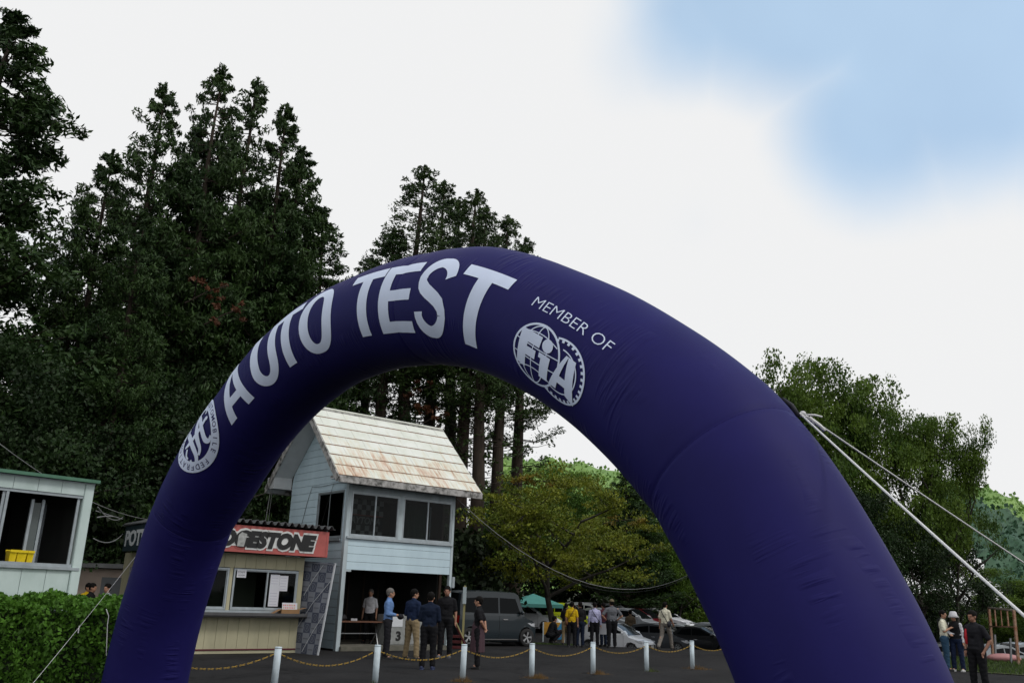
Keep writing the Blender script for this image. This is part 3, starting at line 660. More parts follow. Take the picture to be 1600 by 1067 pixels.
# chequered flag behind the left front window
def place_local(o, parent): o.parent = None; return o
M_chk_w = mat('flag_white', (.26, .26, .26), .8); M_chk_k = mat('flag_black', (.015, .015, .015), .8); M_red = mat('flag_red', (.45, .04, .02), .8)
fl = thing('checkered_flag_banner', 'black and white chequered banner hanging behind the left upstairs window of the tower', 'banner', T(.30, .75, 3.45), TRZ)
mb = MB(); cw = .165
for r_ in range(7):
    for c_ in range(9):
        mb.mi = (r_+c_) % 2 if r_ not in (2, 3) else 1
        mb.box(c_*cw, (c_+1)*cw, 0, .006, r_*cw, (r_+1)*cw)
mb.build('cloth', [M_chk_w, M_chk_k], fl)
o = text_obj('DAYTONA', M_chk_w, .22, 1.3, bold=.03, shear=.2, parent=fl); o.rotation_euler = (R(90), 0, 0); o.location = (.08, -.004, 2*cw+.05)
MB().box(0, 1.48, -.004, -.001, 4*cw-.02, 4*cw).build('red_line', M_red, fl)
# shelf / curtain things in right window
cu = thing('green_curtain', 'dull green curtain hanging behind the right upstairs window of the tower', 'curtain', T(2.45, .8, 3.40), TRZ)
mb = MB(); n = 24
for k in range(n):
    x0, x1 = k*.045, (k+1)*.045; y0, y1 = .03*math.sin(k*1.3), .03*math.sin((k+1)*1.3)
    mb.add([(x0, y0, 0), (x1, y1, 0), (x1, y1, 1.25), (x0, y0, 1.25)], [(0, 1, 2, 3)])
mb.build('cloth', mat('curtain_cloth', (.04, .07, .05), .9), cu)
MB().bar((1.25, -.02, .1), (1.25, -.02, 1.2), .03).build('pole', M_trim, cu)

# ------------------------------------------------------------------ things in and before the garage
M_wood = mat('brown_table_top', (.16, .07, .04), .6, var=.3, vscale=5)
M_metal = mat('grey_metal', (.25, .26, .27), .45, metal=.6)
tb = thing('folding_table', 'long brown folding table with crossed metal legs inside the garage', 'table', T(.22, .55, .14), TRZ)
MB().box(0, 1.75, 0, .5, .66, .70).build('table_top', M_wood, tb, bevel=.006)
for x in (.12, 1.6):
    for a, b_ in (((x, .03, 0), (x+.1, .45, .66)), ((x, .45, 0), (x+.1, .05, .66))): MB().bar(a, b_, .03).build('leg', M_metal, tb)
MB().bar((.15, .25, .33), (1.65, .25, .33), .025).build('brace', M_metal, tb)
bag = thing('black_bag', 'slumped black bag lying on the brown table in the garage', 'bag', T(.50, .8, .84), TRZ)
MB().ell((0, 0, .09), (.26, .14, .095), 14, 8).ell((.12, .02, .13), (.12, .1, .07), 10, 6).build('bag_body', mat('black_nylon', (.012, .012, .014), .7), bag, True)
MB().tube([(-.15, -.05, .13), (-.05, -.1, .2), (.08, -.08, .19), (.15, -.03, .12)], .012, 6).build('strap', M_black, bag, True)
tag(MB().box(-.09, .09, -.05, .05, 0, .07).build('white_carton', mat('white_card', (.6, .62, .65), .7), None, bevel=.005), 'small white carton beside the black bag on the table', 'box').location = T(.98, .72, .845)
ip = thing('white_storage_box', 'tall dirty white box marked with a black 3 behind the men', 'cabinet', T(1.95, .42, .14), TRZ)
M_wplast = mat('white_plastic', (.30, .31, .31), .5, col2=(.2, .21, .2), vscale=3)
MB().box(0, 1.5, 0, .5, 0, .92).build('box_body', M_wplast, ip, bevel=.02)
MB().box(.25, .65, -.012, -.002, .55, .85).build('white_sheet', mat('white_card', (.6, .62, .65), .7), ip)
o = text_obj('3', mat('black_ink', (.01, .01, .01), .6), .30, .19, bold=.05, parent=ip, name='numeral'); o.rotation_euler = (R(90), 0, 0); o.location = (.42, -.003, .12)
# checked sponsor banner leaning at the tower corner
pa = gnd(461, 1020); pb = gnd(497, 1023.5)
bn = thing('checked_banner', 'tall grey and navy checked advertising banner leaning beside the tower corner', 'banner', pa)
ptl = at(476, 876, pa.y+.35); ptr = at(525, 880, pb.y+.35)
M_bg1 = mat('banner_grey', (.20, .215, .25), .7, var=.1, vscale=3); M_bg2 = mat('banner_navy', (.055, .065, .10), .7); M_bw = mat('banner_white_line', (.5, .52, .55), .6)
def bil(u, v, off=0.):
    p = (pa*(1-u)+pb*u)*(1-v)+(ptl*(1-u)+ptr*u)*v; nrm = (pb-pa).cross(ptl-pa).normalized()
    wob = .02*math.sin(u*5+v*3)*math.sin(v*9); return p+nrm*(off+wob)-pa
mb = MB(); NC, NRW = 4, 9
for r_ in range(NRW):
    for c_ in range(NC):
        mb.mi = (r_+c_) % 2
        for su in range(2):
            for sv in range(2):
                u0, u1 = (c_+su/2)/NC, (c_+su/2+.5)/NC; v0, v1 = (r_+sv/2)/NRW, (r_+sv/2+.5)/NRW; mb.add([bil(u0, v0), bil(u1, v0), bil(u1, v1), bil(u0, v1)], [(0, 1, 2, 3)])
mb.build('print', [M_bg1, M_bg2], bn)
for r_ in range(NRW):
    for c_ in range(NC):
        if (r_+c_) % 2:
            mb = MB(); cx, cy = (c_+.5)/NC, (r_+.5)/NRW
            for k in range(20):
                a0, a1 = 2*math.pi*k/20, 2*math.pi*(k+1)/20
                P = lambda a, q: bil(cx+.36*q/NC*math.cos(a), cy+.38*q/NRW*math.sin(a), .004); mb.add([P(a0, 1), P(a1, 1), P(a1, .8), P(a0, .8)], [(0, 1, 2, 3)])
            for q in ((-.12, -.12, .12, .12), (0, -.22, 0, .22), (.10, -.14, -.1, .15)):
                mb.add([bil(cx+(q[0]-.02)/NC, cy+q[1]/NRW, .0044), bil(cx+(q[0]+.04)/NC, cy+q[1]/NRW, .0044), bil(cx+(q[2]+.04)/NC, cy+q[3]/NRW, .0044), bil(cx+(q[2]-.02)/NC, cy+q[3]/NRW, .0044)], [(0, 1, 2, 3)])
            mb.build('emblem', mat('banner_emblem', (.15, .16, .19), .7), bn)
        else:
            MB().add([bil((c_+.15)/NC, (r_+.40)/NRW, .004), bil((c_+.85)/NC, (r_+.40)/NRW, .004), bil((c_+.85)/NC, (r_+.52)/NRW, .004), bil((c_+.15)/NC, (r_+.52)/NRW, .004)], [(0, 1, 2, 3)]).build('word_strip', mat('banner_word', (.12, .125, .15), .7), bn)
nrm = (pb-pa).cross(ptl-pa).normalized()
for a, b_ in (((.98, 0), (1, 1)),): MB().bar(bil(.985, 0, .0), bil(.985, 1, .0), .05, .03).build('frame_edge', M_bw, bn)
MB().bar(bil(0, .985), bil(1, .985), .03, .03).build('frame_edge', M_bg1, bn)
for a, b_ in (((.30, .02), (.97, .46)), ((.02, .28), (.96, .80)), ((.1, .62), (.62, .97))):
    MB().bar(bil(a[0], a[1], .012), bil((a[0]+b_[0])/2, (a[1]+b_[1])/2, .03), .012).bar(bil((a[0]+b_[0])/2, (a[1]+b_[1])/2, .03), bil(b_[0], b_[1], .012), .012).build('white_cord', M_bw, bn)
# red and yellow hand rail with steps by the right corner of the tower
hr = thing('entrance_steps', 'small dark red steps with a yellowed post and slanting rail beside the dark van', 'steps', gnd(716, 1014))
M_redp = mat('dark_red_paint', (.09, .012, .014), .7, var=.3); M_yel = mat('yellowed_wood', (.30, .27, .12), .7)
MB().bar((.12, .3, 0), (.12, .3, 2.05), .07).build('post', M_yel, hr)
MB().bar((.30, 0, .0), (-.45, .35, 1.35), .05).build('rail', M_redp, hr)
MB().bar((.14, .1, .35), (-.38, .3, 1.3), .04).build('rail', M_yel, hr)
for k in range(3): MB().box(-.75, .1, -.0+k*.28, .26+k*.28, .16*k+.02, .16*k+.10).build('step', M_redp, hr)
MB().box(.06, .18, .2, .27, 1.45, 2.0).build('switch_box', M_trim, hr)

# ------------------------------------------------------------------ cream kiosk with red fascia
KR = gnd(462, 1019.5); KL, KD = 3.62, 4.55
dF = Vector((math.cos(TRZ), math.sin(TRZ), 0)); dS = Vector((-math.sin(TRZ), math.cos(TRZ), 0))
K0 = KR-dF*KL
kiosk = thing('ticket_kiosk', 'cream boarded kiosk with red fascia, corrugated roof and serving counter', 'kiosk', K0, TRZ)
M_cream = mat('cream_board', (.46, .43, .29), .75, col2=(.36, .34, .23), vscale=1.8, stretch=(1, 1, .4), island=.05)
M_redf = mat('red_fascia', (.44, .105, .095), .55, col2=(.35, .085, .075), vscale=2.5, island=.06)
M_corr = mat('grey_corrugated', (.14, .145, .15), .7, var=.3)
M_maroon = mat('maroon_strip', (.10, .012, .025), .6)
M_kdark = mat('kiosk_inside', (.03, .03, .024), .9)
H_K = 2.62
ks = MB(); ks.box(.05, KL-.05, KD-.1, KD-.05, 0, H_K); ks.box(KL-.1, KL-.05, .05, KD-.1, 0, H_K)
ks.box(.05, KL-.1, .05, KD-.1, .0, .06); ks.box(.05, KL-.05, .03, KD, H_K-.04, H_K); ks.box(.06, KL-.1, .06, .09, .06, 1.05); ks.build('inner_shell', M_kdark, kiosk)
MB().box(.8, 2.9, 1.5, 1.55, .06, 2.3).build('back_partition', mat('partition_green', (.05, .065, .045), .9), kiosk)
wins = ((.55, 1.38, 1.14, 2.19), (1.52, 3.45, 1.14, 2.19))
pw = .305; x = 0
while x < KL-.01:
    x1 = min(x+pw, KL); 
    MB().box(x+.004, x1-.004, -.012, .03, .12, .97).build('wall_panel', M_cream, kiosk)
    MB().box(x+.004, x1-.004, -.012, .03, 2.24, H_K).build('wall_panel', M_cream, kiosk)
    x = x1
for x0, x1 in ((0, .55), (1.40, 1.50), (3.47, KL)): MB().box(x0+.002, x1-.002, -.008, .034, 1.095, 2.235).build('wall_panel', M_cream, kiosk)
MB().box(-.01, KL+.01, -.01, .03, -.02, .085).build('plinth_board', M_cream, kiosk)
MB().box(-.03, KL+.03, -.03, -.002, .085, .125).build('maroon_strip', M_maroon, kiosk, bevel=.006)
window(kiosk, (.56, 0, 1.13), X_, Z_, -Y_, .83, 1.09, (), name='window')
wf = window(kiosk, (1.52, 0, 1.13), X_, Z_, -Y_, 1.94, 1.09, (.52,), name='window', paned=False)
MB().box(2.56, 3.40, .0, .004, 1.21, 2.14).build('pane', M_glass, wf)
MB().box(-.05, KL+.10, -.34, -.035, .98, 1.06).build('counter', mat('counter_grey', (.09, .09, .095), .5, var=.2), kiosk, bevel=.01)
MB().box(-.05, KL+.10, -.33, -.05, .95, .975).build('counter_edge', mat('counter_black', (.015, .015, .015), .6), kiosk)
MB().box(.0, KL, -.034, -.010, 1.062, 1.12).build('sill', M_alu, kiosk)
# papers, notices
M_paper = mat('paper_white', (.60, .61, .66), .8, var=.06)
for (u0, u1, v0, v1, dd) in ((2.62, 2.92, 1.24, 1.80, -.003), (2.62, 2.90, 1.80, 2.10, -.0035), (2.905, 3.16, 1.66, 2.08, -.003)):
    o = tag(MB().box(u0, u1, dd-.002, dd, v0, v1).build('notice_sheet', M_paper, kiosk), 'white printed sheets taped inside the right pane')
    for q in range(5): MB().box(u0+.03, u1-.05, dd-.0026, dd-.0021, v0+.05+q*.075, v0+.058+q*.075).build('print_line', mat('pale_ink', (.30, .30, .42), .8), o)
nt_ = MB().box(1.60, 1.87, -.040, -.036, 1.98, 2.19).build('paper_note', M_paper, kiosk)
o = text_obj('STAFF', mat('pencil_ink', (.22, .2, .22), .8), .055, .2, parent=nt_, name='handwriting'); o.rotation_euler = (R(90), 0, 0); o.location = (1.63, -.0405, 2.10)
o = text_obj('ROOM', mat('pencil_ink', (.22, .2, .22), .8), .045, .17, parent=nt_, name='handwriting'); o.rotation_euler = (R(90), 0, 0); o.location = (1.65, -.0405, 2.02)
# side (facing left, x=0 plane), door
y = 0
while y < KD-.01:
    y1 = min(y+pw, KD)
    if not (2.5 < (y+y1)/2 < 3.9): MB().box(-.012, .03, y+.004, y1-.004, .0, H_K).build('wall_panel', M_cream, kiosk)
    else: MB().box(-.012, .03, y+.004, y1-.004, 2.2, H_K).build('wall_panel', M_cream, kiosk)
    y = y1
dr = MB().box(-.0, .03, 2.6, 3.75, .05, 2.15).build('door', mat('door_brown', (.045, .015, .012), .6), kiosk)
MB().box(-.03, .03, 2.47, 2.6, .0, 2.2).box(-.03, .03, 3.75, 3.88, 0, 2.2).build('door_frame', M_fascia, kiosk)
# fascia band
FX0, FX1, FZ0, FZ1 = -.30, KL+.50, 2.64, 3.36
x = FX0; k = 0
while x < FX1-.01:
    x1 = min(x+.62, FX1); MB().box(x+.003, x1-.003, -.42, -.39, FZ0, FZ1-.0).build('fascia_panel', M_redf, kiosk); x = x1
MB().box(FX0, FX1, -.385, -.30, FZ0+.01, FZ0+.05).build('fascia_batten', M_wood, kiosk)
MB().box(FX0, FX1, -.385, .02, FZ0-.01, FZ0+.008).build('eave_board', M_dark, kiosk)
MB().box(FX1-.03, FX1, -.388, 1.2, FZ0, FZ1).build('fascia_return', M_redf, kiosk)
# corrugated roof: wavy sheet, ends showing over the fascia
mb = MB(); n = int((FX1-FX0+.2)/.0525); rows = ((-.55, 3.47), (KD-.55, 3.40)); vs = []; fs = []
for (yy, zz) in rows:
    for k in range(n+1):
        x = FX0-.08+k*.0525; vs.append((x, yy, zz+(.055 if k % 4 in (1, 2) else -.035)))
for (yy, zz) in rows:
    for k in range(n+1):
        x = FX0-.08+k*.0525; vs.append((x, yy, zz-.012+(.055 if k % 4 in (1, 2) else -.035)))
N1 = n+1
for k in range(n): fs += [(k, k+1, N1+k+1, N1+k), (2*N1+k, 3*N1+k, 3*N1+k+1, 2*N1+k+1), (k, 2*N1+k, 2*N1+k+1, k+1)]
mb.add(vs, fs).build('corrugated_roof', M_corr, kiosk)
# dark side fascia with second brand board
MB().box(FX0-.03, FX0, -.36, KD-.7, FZ0, FZ1+.02).build('side_board', mat('dark_teal_board', (.018, .035, .045), .6, var=.2), kiosk)
MB().box(FX0-.1, FX0+.05, -.36, KD-.6, FZ1+.025, FZ1+.05).build('side_flashing', M_metal, kiosk)
M_lw = mat('sign_letter_white', (.55, .58, .60), .6, var=.1); M_lk = mat('sign_letter_black', (.012, .012, .013), .5)
o = text_obj('POTENZA', M_lw, .46, 3.3, bold=.035, shear=.0, depth=.01, parent=kiosk); o.rotation_euler = (R(90), 0, R(-90)); o.location = (FX0-.032, KD-.85, FZ0+.13)
# brand sign: white outline board then black slanted letters
sg = thing('brand_sign', 'white outlined sign with slanting black letters on the red fascia', 'sign', K0, TRZ)
SX0, SX1 = -.02, KL+.15
ol = text_obj('BRIDGESTONE', mat('sign_backing_white', (.66, .67, .66), .6, var=.12, vscale=6), .58, SX1-SX0, bold=.12, shear=.25, depth=.012, parent=sg, name='backing'); ol.rotation_euler = (R(90), 0, 0); ol.location = (SX0, -.423, FZ0+.07)
bb = MB().box(SX0+.12, SX1-.12, -.430, -.424, FZ0+.16, FZ0+.54).build('backing_board', mat('sign_backing_white', (.6,)*3), sg)
bt = text_obj('BRIDGESTONE', M_lk, .47, SX1-SX0-.13, bold=.075, shear=.25, depth=.012, parent=sg); bt.rotation_euler = (R(90), 0, 0); bt.location = (SX0+.07, -.438, FZ0+.125)
tag(MB().add([(0, 0, 0), (.20, 0, 0), (.26, 0, .34), (.10, 0, .38), (0.02, .0, .3)], [(0, 1, 2, 3, 4)]).build('torn_sticker', mat('torn_sticker', (.42, .43, .42), .7, var=.4, vscale=12), sg), 'torn pale sticker over one letter').location = (SX0+(SX1-SX0)*.355, -.452, FZ0+.15)
# cardboard box with leaflets on the counter
cb = thing('cardboard_box', 'open flattened cardboard box holding leaflets on the right end of the counter', 'box', K0+dF*(KL-.72)+dS*(-.22)+Vector((0, 0, 1.062)), TRZ)
M_cardb = mat('cardboard', (.30, .17, .08), .85, var=.15)
MB().box(.0, .55, -.10, .12, 0, .11).build('box_body', M_cardb, cb)
MB().add([(0, -.10, .11), (.0, .12, .11), (-.22, .12, .0), (-.22, -.10, .0)], [(0, 1, 2, 3)]).build('flap', M_cardb, cb)
MB().add([(.55, -.10, .11), (.55, .12, .11), (.78, .12, .16), (.78, -.10, .16)], [(0, 1, 2, 3)]).build('flap', M_cardb, cb)
le = tag(MB().box(.0, .46, 0, .012, 0, .19).build('leaflet_stack', M_paper, None), 'white leaflets with red and pink print standing in the cardboard box', 'leaflets')
le.location = cb.location+dF*.06+Vector((0, 0, .10)); le.rotation_euler = (R(-8), 0, TRZ)
for k in range(14):
    q = MB().box(.03+.055*(k % 7), .03+.055*(k % 7)+.035, -.003, -.001, .03+.07*(k//7), .03+.07*(k//7)+.045).build('print_patch', mat('pink_print', (.6, .22, .22), .8) if k % 3 else mat('tan_print', (.5, .38, .25), .8), le)
# small meter pipe between kiosk and tower
# ------------------------------------------------------------------ mint green shed on the left
SHC = at(143, 770, 16); SHC.z = 0
SHZ = R(49)          # its front runs right and away
shed = thing('mint_shed', 'pale mint panelled shed with wide sliding windows behind the hedge', 'shed', SHC, SHZ)
M_mint = mat('mint_panel', (.57, .67, .66), .7, col2=(.45, .55, .53), vscale=2, stretch=(1, 1, .5), island=.04)
M_green = mat('green_roof_edge', (.08, .20, .13), .6, var=.2)
SL_, SD_ = 5.2, 3.4; zt, zs, zw = 3.40, 1.92, 3.12
x = -.15; 
while x > -SL_:
    x1 = x-.40
    MB().box(x1+.004, x-.004, -.02, .03, .2, zs-.05).build('wall_panel', M_mint, shed)
    MB().box(x1+.004, x-.004, -.05, .02, zw+.05, zt).build('header_panel', M_mint, shed)
    x = x1
MB().box(-SL_, .02, -.06, -.052, zt-.02, zt+.0).build('header_line', M_alu, shed)
MB().box(-SL_, .06, -.16, SD_+.1, zt+.005, zt+.06).build('roof_slab', M_green, shed)
MB().box(-SL_, -3.0, .0, SD_, zt+.065, zt+.13).build('roof_ridge', M_mint, shed)
MB().box(-.145, .02, -.055, .10, .1, zt).build('corner_post', M_mint, shed, bevel=.01)
MB().box(-.02, .02, .105, SD_, .1, zs-.3).build('side_wall', M_mint, shed)
MB().box(-.02, .02, .105, SD_, zs-.3, zt).build('side_wall', M_mint, shed)
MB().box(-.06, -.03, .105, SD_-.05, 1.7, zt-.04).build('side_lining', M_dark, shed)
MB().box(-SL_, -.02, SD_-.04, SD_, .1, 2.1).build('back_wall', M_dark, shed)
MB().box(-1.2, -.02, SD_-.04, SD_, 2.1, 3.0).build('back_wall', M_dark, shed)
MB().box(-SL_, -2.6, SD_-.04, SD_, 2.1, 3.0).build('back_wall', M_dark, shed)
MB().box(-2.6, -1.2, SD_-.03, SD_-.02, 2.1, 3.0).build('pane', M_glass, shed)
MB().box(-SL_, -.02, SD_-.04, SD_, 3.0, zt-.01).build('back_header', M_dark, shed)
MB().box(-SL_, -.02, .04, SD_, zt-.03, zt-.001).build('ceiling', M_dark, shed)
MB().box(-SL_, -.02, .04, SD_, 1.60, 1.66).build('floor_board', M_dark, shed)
MB().box(-SL_, -.02, -.07, .14, zs-.045, zs).build('window_sill', M_alu, shed)
MB().box(-SL_, -.15, .02, .30, zs+.0, zs+.02).build('inner_sill', M_wood, shed)
fo = MB().box(-SL_, -.15, -.03, .03, zs+.002, zs+.055).box(-SL_, -.15, -.03, .03, zw-.0, zw+.045).build('window_frame', M_alu, shed)
for k, x in enumerate((-.20, -1.40, -1.45, -3.1, -4.5)): MB().box(x-.022, x+.022, -.025 if k % 2 else 0, .005 if k % 2 else .03, zs+.055, zw).build('window_stile', M_alu, fo)
for x0, x1 in ((-3.05, -1.68), (-4.45, -3.12)): MB().box(x0, x1, .010, .013, zs+.055, zw).build('pane', M_glass, fo)
# open leaf seen at an angle, inside
lf = MB(); 
for a, b_ in (((-.66, .35, 1.95), (-.36, 1.0, 1.95)), ((-.66, .35, 3.05), (-.36, 1.0, 3.05))): lf.bar(a, b_, .04)
for p in ((-.66, .35), (-.36, 1.0), (-.86, .30)): lf.bar((p[0], p[1], 1.95), (p[0], p[1], 3.05), .045)
lf.build('open_window_leaf', M_alu, shed)
MB().box(-.84, -.70, .32, .325, 2.0, 3.0).build('pane', mat('milky_pane', (.10, .12, .12), .25), shed)
MB().bar((-2.45, .9, 1.7), (-2.25, .9, 3.2), .05).bar((-1.55, 1.9, 1.7), (-1.45, 1.9, 3.2), .045).build('inner_pole', M_alu, shed)
MB().box(-1.98, -1.80, .2, .21, 2.58, 2.72).build('wall_notice', M_paper, shed)
bpy.context.view_layer.update()
S_ = lambda x, y, z: shed.matrix_world @ Vector((x, y, z))
M_yb = mat('yellow_plastic', (.75, .56, .01), .45)
for k, (x, wd, lb) in enumerate(((-1.10, .11, 'narrow yellow crate at the left on the shed window ledge'), (-.96, .15, 'wide yellow crate in the middle on the shed window ledge'), (-.82, .10, 'tapered yellow crate at the right on the shed window ledge'))):
    c = thing('yellow_crate', lb, 'crate', S_(x, .16, zs+.02), SHZ, 'yellow crates on the shed window ledge')
    h = .21
    MB().add([(-wd*.42, -.06, 0), (wd*.42, -.08, 0), (wd*.42, .08, 0), (-wd*.42, .08, 0), (-wd*.5, -.1, h), (wd*.5, -.1, h), (wd*.5, .1, h), (-wd*.5, .1, h)], [(0,3,2,1),(0,1,5,4),(1,2,6,5),(2,3,7,6),(3,0,4,7)]).build('crate_body', M_yb, c)
    MB().box(-wd*.54, wd*.54, -.115, -.095, h-.02, h+.02).box(-wd*.54, wd*.54, .095, .115, h-.02, h+.02).build('rim', M_yb, c)
tag(MB().tube([(0, 0, 0), (0, 0, .02), (0, 0, .25)], [.14, .15, .17], 14).build('blue_bucket', mat('blue_plastic', (.02, .05, .12), .5), None), 'dark blue bucket behind the left shed window', 'bucket').location = S_(-2.0, .5, zs+.02)
# cables between shed, kiosk and trees
def wire(a, b, sag, r, label, m=M_cable): return tag(MB().tube(sagpts(a, b, sag), r, 5).build('overhead_cable', m, None, True), label, 'cable', 'overhead cables')
kc_ = K0+dS*KD+Vector((-.2, 0, 3.3))
wire(at(153, 792, 16.5), at(192, 808, 27), .15, .012, 'upper pale cable from the shed corner to the kiosk roof')
wire(at(152, 808, 16.5), at(190, 811, 27), -.05, .012, 'lower pale cable from the shed corner to the kiosk roof')
wire(at(150, 798, 16.5), at(192, 811, 27), .0, .010, 'crossing middle cable between shed corner and kiosk')
wire(at(146, 841, 16.5), at(192, 834, 27), .15, .010, 'lowest sagging cable between shed and kiosk sign')
wire(at(-5, 690, 18), at(236, 812, 30), .3, .010, 'long cable passing above the shed roof towards the kiosk')
wire(T(TWd+.1, 0, 4.9), at(1076, 898, 41), 1.6, .013, 'long sagging cable from the tower to the trees right')
wire(T(TWd+.1, 0, 4.8), at(1078, 899.5, 41), 1.66, .010, 'thin cable just under the long sagging one right of the tower', M_wire)
# ------------------------------------------------------------------ vegetation
rng = np.random.default_rng(11)
def leaf_quads(cen, size, updir=None, aspect=.55, flat=.0, jitter=.4):
    """rhombic leaves at centres; size per leaf"""
    n = len(cen); a = rng.normal(size=(n, 3))
    if updir is not None: a = a*(1-flat)+updir*flat*1.6
    a /= np.linalg.norm(a, axis=1)[:, None]
    b = rng.normal(size=(n, 3)); b -= a*(a*b).sum(1)[:, None]; b /= np.linalg.norm(b, axis=1)[:, None]
    s = (size*(1+jitter*rng.uniform(-1, 1, n)))[:, None]/2
    V = np.stack([cen-a*s, cen+b*s*aspect, cen+a*s, cen-b*s*aspect], 1).reshape(-1, 3)
    F = np.arange(4*n).reshape(n, 4); return V, F
def clumps(cent, rad, per, squash=.6, shell=.5):
    """points spread in ellipsoids"""
    n = len(cent); d = rng.normal(size=(n, per, 3)); d /= np.linalg.norm(d, axis=2)[..., None]
    q = rng.uniform(shell, 1, (n, per, 1))**.6; d[..., 2] *= squash
    return (cent[:, None, :]+d*q*rad[:, None, None]).reshape(-1, 3)
M_cy = leafmat('cypress_leaf', (.036, .072, .014), (.014, .036, .008), .45, .06, .35)
M_cy2 = leafmat('cedar_leaf', (.046, .080, .018), (.020, .044, .010), .5, .08, .35)
M_dead = leafmat('dead_foliage', (.14, .05, .022), (.08, .035, .018), .8, .1, .3)
M_br1 = leafmat('broadleaf_dark', (.019, .043, .009), (.008, .020, .005), .5, .14, .35)
M_br2 = leafmat('broadleaf_yellow', (.20, .21, .018), (.085, .13, .014), .55, .22, .35)
M_br3 = leafmat('broadleaf_right', (.115, .18, .020), (.038, .082, .012), .6, .28, .35)
M_mid = leafmat('broadleaf_mid', (.11, .19, .022), (.045, .10, .012), .4, .22, .35)
M_gold = leafmat('golden_leaf', (.25, .17, .02), (.13, .12, .02), .8, .2, .3)
M_bush = leafmat('understorey_leaf', (.016, .032, .007), (.007, .014, .004), .5, .1, .35)
M_bark = mat('cedar_bark', (.05, .036, .026), .95, col2=(.028, .02, .015), vscale=3, stretch=(4, 4, .6), bump=.6, bscale=10)
M_bark2 = mat('grey_bark', (.055, .05, .042), .95, col2=(.03, .026, .02), vscale=3, bump=.5, bscale=8)
def conifer_mesh(H, z0, Rm, seed, dens=1., leaf=.20, top_pow=.8, sparse=0., up=.25):
    """unit: metres. returns crown (verts, faces), branch MB"""
    global rng; rng = np.random.default_rng(seed); rr = random.Random(seed)
    mb = MB(); k = 9; pts = [(0, 0, 0)]; x = y = 0
    for q in range(1, k+1): x += rr.uniform(-.10, .10)*H/20; y += rr.uniform(-.10, .10)*H/20; pts.append((x, y, H*q/k))
    rad = [max(.02, .017*H*(1-q/k)**.8+.01) for q in range(k+1)]; mb.tube(pts, rad, 8)
    def ax_(z): f = z/H*k; i = min(int(f), k-1); f -= i; return Vector(pts[i]).lerp(Vector(pts[i+1]), f)
    cs, rs = [], []; nb = int((H-z0)*9*dens)
    for q in range(nb):
        f = ((q+rr.random())/nb)**.85; z = z0+(H-z0)*f
        L = Rm*((1-f)**top_pow)*(.55+.65*rr.random())*(1 if f > .08 else .6+f*5)+.16
        if rr.random() < .14: L *= 1.25
        if rr.random() < sparse: continue
        a = rr.uniform(0, 6.283); p = ax_(z); d = Vector((math.cos(a), math.sin(a), 0))
        e = [p, p+d*L*.4+Vector((0, 0, -.05*L)), p+d*L*.8+Vector((0, 0, up*.45*L)), p+d*L+Vector((0, 0, up*L))]
        if L > .6: mb.tube(e, [.012*L+.012, .010*L+.008, .008*L+.004, .004], 4, False)
        m = max(2, int(L*2.6))
        for c in range(m):
            g = (c+1)/m; g = .28+.72*g; pp = p+d*L*g+Vector((0, 0, up*L*g*g-.1*L*math.sin(g*3)*.3))
            w_ = .30*L*math.sin(min(1, g*1.05)*2.4)+.05
            for _ in range(2 if L > 1.2 else 1):
                o = d.cross(Vector((0, 0, 1)))*rr.uniform(-w_, w_); cs.append(pp+o+Vector((0, 0, rr.uniform(-.12, .12)))); rs.append(rr.uniform(.20, .42)*(.42+.58*min(1, L/1.8)))
    for q in range(9): cs.append(ax_(H-.16*q)+Vector((rr.uniform(-.03, .03)*q, rr.uniform(-.03, .03)*q, .22))); rs.append(.05+.022*q)
    cs = np.array([tuple(c) for c in cs]); rs = np.array(rs)
    P = clumps(cs, rs, int(27*max(.8, dens)), .75, .2)
    V, F = leaf_quads(P, np.full(len(P), leaf), np.array([0, 0, 1.]), .32, .30)
    return V, F, mb
def tree_obj(name, crown_me, trunk_me, label, cat, loc, rz, sc_, group):
    t = thing(name, label, cat, loc, rz, group); t.scale = sc_
    put('crown', crown_me, t); put('trunk', trunk_me, t); return t
CON = []
for sd, (H, z0, Rm, dn, lf) in enumerate(((20, 1.0, 3.5, 1.05, .23), (20, 1.6, 3.2, 1., .23), (20, .8, 3.8, 1.1, .24))):
    V, F, mb = conifer_mesh(H, z0, Rm, 40+sd, dn*1.2, lf*.92, .68); cm = np_mesh('crown', V, F, M_cy); tm_ = mb.mesh('trunk', True); tm_.materials.append(M_bark); CON.append((cm, tm_))
CED = []
for sd, (H, z0, Rm, dn) in enumerate(((20, 9.5, 2.1, 1.15), (20, 8.5, 1.9, 1.0), (20, 11., 2.2, 1.2))):
    V, F, mb = conifer_mesh(H, z0, Rm, 60+sd, dn*1.1, .16, .7, .06, .35)
    # epicormic tufts down the bare trunk
    rr = random.Random(90+sd); cs = []; rs = []
    for q in range(60):
        z = rr.uniform(2.0, z0+1); a = rr.uniform(0, 6.28); l_ = rr.uniform(.3, 1.7); cs.append((l_*math.cos(a), l_*math.sin(a), z+l_*.15)); rs.append(rr.uniform(.15, .38))
        mb.tube([(0, 0, z-.05), (l_*.6*math.cos(a), l_*.6*math.sin(a), z), cs[-1]], [.025, .015, .006], 4, False)
    P = clumps(np.array(cs), np.array(rs), 16, .8, .1); V2, F2 = leaf_quads(P, np.full(len(P), .17), None, .45)
    V = np.concatenate([V, V2]); F = np.concatenate([F, F2+len(V)-len(V2)])
    cm = np_mesh('crown', V, F, M_cy2); tm_ = mb.mesh('trunk', True); tm_.materials.append(M_bark); CED.append((cm, tm_))
